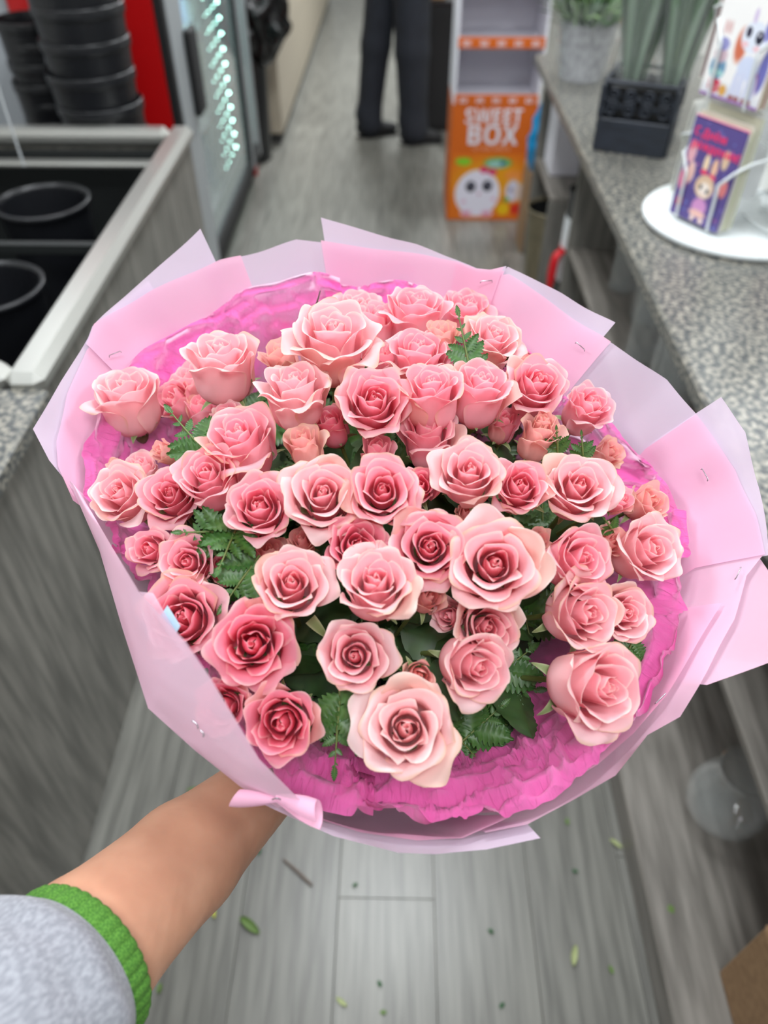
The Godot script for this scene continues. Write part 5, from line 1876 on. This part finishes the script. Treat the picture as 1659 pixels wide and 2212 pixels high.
var leaf_cache := {}
func rose_leaf(k: int) -> ArrayMesh:
	var v_ := k % 5
	if leaf_cache.has(v_):
		return leaf_cache[v_]
	var L: float = [0.055, 0.062, 0.05, 0.068, 0.058][v_]
	var P := PackedVector3Array()
	var C := PackedColorArray()
	var g := c8(36, 60, 28).srgb_to_linear()
	var g2 := c8(56, 86, 42).srgb_to_linear()
	for j in 19:
		var v := j / 18.0
		var w := L * 0.34 * pow(sin(PI * pow(v, 0.8)), 0.8) + 0.0008
		if j % 2 == 1:
			w *= 0.9
		for i in 7:
			var u := i / 3.0 - 1.0
			P.append(Vector3(u * w, L * v, 0.006 * absf(u) * sin(PI * v) - 0.5 * L * v * v * 0.35 + 0.001 * sin(v * 16.0) * absf(u)))
			C.append(g.lerp(g2, 0.5 + 0.5 * noise.get_noise_2d(u * 2 + v_ * 5, v * 6)).lerp(g2, 0.6 if i == 3 else 0.0))
	var m := grid(P, 7, 19, C)
	leaf_cache[v_] = m
	return m


# ---------------------------------------------------------------- fern and twigs
func leaflet() -> ArrayMesh:
	# serrated lance-shaped leaflet, length 1 along +x, base at 0
	var P := PackedVector3Array()
	var C := PackedColorArray()
	var g := c8(42, 80, 32).srgb_to_linear()
	var g2 := c8(72, 114, 48).srgb_to_linear()
	for j in 23:
		var v := j / 22.0
		var w := 0.24 * pow(maxf(sin(PI * pow(v * 0.96 + 0.03, 0.72)), 0.0), 0.85)
		if j % 3 == 2:
			w *= 0.66
		elif j % 3 == 1:
			w *= 1.08
		for i in 5:
			var u := i / 2.0 - 1.0
			P.append(Vector3(v + absf(u) * 0.05, 0.05 * absf(u) - 0.12 * v * v, u * w))
			C.append(g.lerp(g2, 0.35 + 0.3 * noise.get_noise_2d(u * 3, v * 5) + (0.35 if i == 2 else 0.0)))
	return grid(P, 5, 23, C)


# base and tip of the frond, the way its face looks, width of the widest pair
func frond(label: String, a: Vector3, b: Vector3, face: Vector3, w: float, pairs: int, leaf_mesh: ArrayMesh) -> void:
	var t := thing("fern_frond", label, "fern", a, 0.0, "fern fronds in the bouquet")
	var L := a.distance_to(b)
	var ax := (b - a) / L
	face = (face - ax * face.dot(ax)).normalized()
	var sd := ax.cross(face)
	t.transform = Transform3D(Basis(ax, face, sd), a)
	put(t, "midrib", tube([Vector3.ZERO, Vector3(L * 0.5, 0.002, 0), Vector3(L * 0.97, 0, 0)], [0.0011, 0.0009, 0.0004], 6), M.stem)
	for i in pairs:
		var s := (i + 0.5) / pairs
		var ln := w * (1.05 - s) * (0.75 + 0.5 * sin(PI * minf(s * 1.6, 1.0)))
		for k in [-1, 1]:
			var lf := put(t, "leaflet", leaf_mesh, M.fern, Vector3(L * s * 0.95 + k * L * 0.015, 0.001, 0))
			lf.rotation = Vector3(rng.randf_range(-0.25, 0.25), -k * rng.randf_range(0.75, 0.95), rng.randf_range(-0.1, 0.25))
			lf.scale = Vector3(ln, ln, ln * 1.15)
	var tipl := put(t, "leaflet", leaf_mesh, M.fern, Vector3(L * 0.9, 0, 0))
	tipl.scale = Vector3.ONE * maxf(L * 0.16, w * 0.35)


func make_greens() -> void:
	M.fern = pm("fern_green", Color.WHITE, 0.45)
	M.fern.vertex_color_use_as_albedo = true
	M.fern.backlight_enabled = true
	M.fern.backlight = Color(0.25, 0.4, 0.15)
	var lm := leaflet()
	# base px, tip px, lift of each, width, pairs
	var list := [
		[1020, 825, 988, 668, 0.0, 0.035, 0.022, 6, "fern tip standing up between the far roses"],
		[470, 1010, 360, 880, -0.005, 0.02, 0.030, 6, "serrated fern frond beside the lone pale rose"],
		[500, 1150, 384, 1150, 0.0, 0.022, 0.024, 4, "bright serrated fern leaf lying under the pink roses"],
		[520, 1120, 470, 1235, 0.0, 0.018, 0.026, 5, "glossy fern frond hanging between small pink roses"],
		[560, 1200, 478, 1315, -0.01, 0.004, 0.028, 5, "dark fern frond in the gap above the deep pink rose"],
		[735, 1480, 722, 1675, -0.01, -0.01, 0.028, 6, "fern frond hanging over the tissue beside the palest rose"],
		[775, 1500, 770, 1620, -0.03, -0.03, 0.024, 5, "shaded fern frond behind the palest rose"],
		[1010, 1500, 1170, 1490, -0.08, -0.08, 0.034, 6, "dark fern frond in the shade under the reclining rose's stem"],
		[1060, 1470, 1150, 1400, -0.08, -0.075, 0.034, 6, "dark fern frond in the shade between two blush roses"],
		[1030, 1560, 1150, 1570, -0.085, -0.085, 0.034, 6, "dark fern frond low in the shade above the tissue fold"],
		[960, 1540, 1110, 1620, -0.085, -0.085, 0.034, 6, "dark fern frond spread in the shade beside the palest rose"],
		[1000, 1600, 1090, 1520, -0.075, -0.07, 0.030, 6, "dark fern frond under the sideways rose's stem"],
		[960, 1560, 1040, 1650, -0.075, -0.08, 0.026, 6, "dark fern frond lying low against the tissue"],
		[1205, 985, 1202, 925, -0.005, 0.012, 0.014, 4, "small fern tip between peach roses"],
		[1260, 1000, 1256, 935, -0.005, 0.012, 0.014, 4, "small fern tip beside the peach rose at the tissue"],
		[1325, 1150, 1305, 1120, 0.0, 0.01, 0.012, 3, "little fern tip under the pink bud by the tissue"],
		[1370, 1380, 1350, 1420, -0.02, -0.02, 0.018, 4, "fern tip low against the tissue above the sideways rose"],
		[1060, 800, 1065, 760, -0.02, 0.0, 0.02, 4, "fern tip behind the far blush rose"],
	]
	for f in list:
		var a := on_dome(f[0], f[1], f[4])
		var b := on_dome(f[2], f[3], f[5])
		frond(f[8], a, b, (cam_t.origin - a).normalized() + bn * 0.4, f[6], f[7], lm)
	# dark foliage filling the inside of the cone
	for i in 64:
		var an := i * 2.399
		var r := 0.185 * sqrt((i + 0.5) / 64.0)
		var p := bl(r * cos(an), r * sin(an), dome(r) - 0.088 - 0.02 * rng.randf())
		var q := bl(r * cos(an) + 0.05 * cos(an * 3.1), r * sin(an) + 0.05 * sin(an * 3.1), dome(r) - 0.09)
		frond("dark fern frond filling the shade between the rose stems", p, q, bn, 0.034, 5, lm)
	# brown twig
	var tw := on_dome(690, 690, -0.01)
	var tm := pm("twig_brown", c8(70, 56, 40), 0.7)
	var t := thing("bare_twig", "bare brown forked twig against the tissue behind the far roses", "twig", tw)
	put(t, "twig_stalk", tube([Vector3.ZERO, at(680, 670, depth_of(tw)) - tw, at(692, 628, depth_of(tw)) - tw], [0.0014, 0.0012, 0.0004], 6), tm)
	put(t, "twig_fork", tube([at(680, 668, depth_of(tw)) - tw, at(687, 652, depth_of(tw)) - tw], [0.0011, 0.0004], 6), tm)
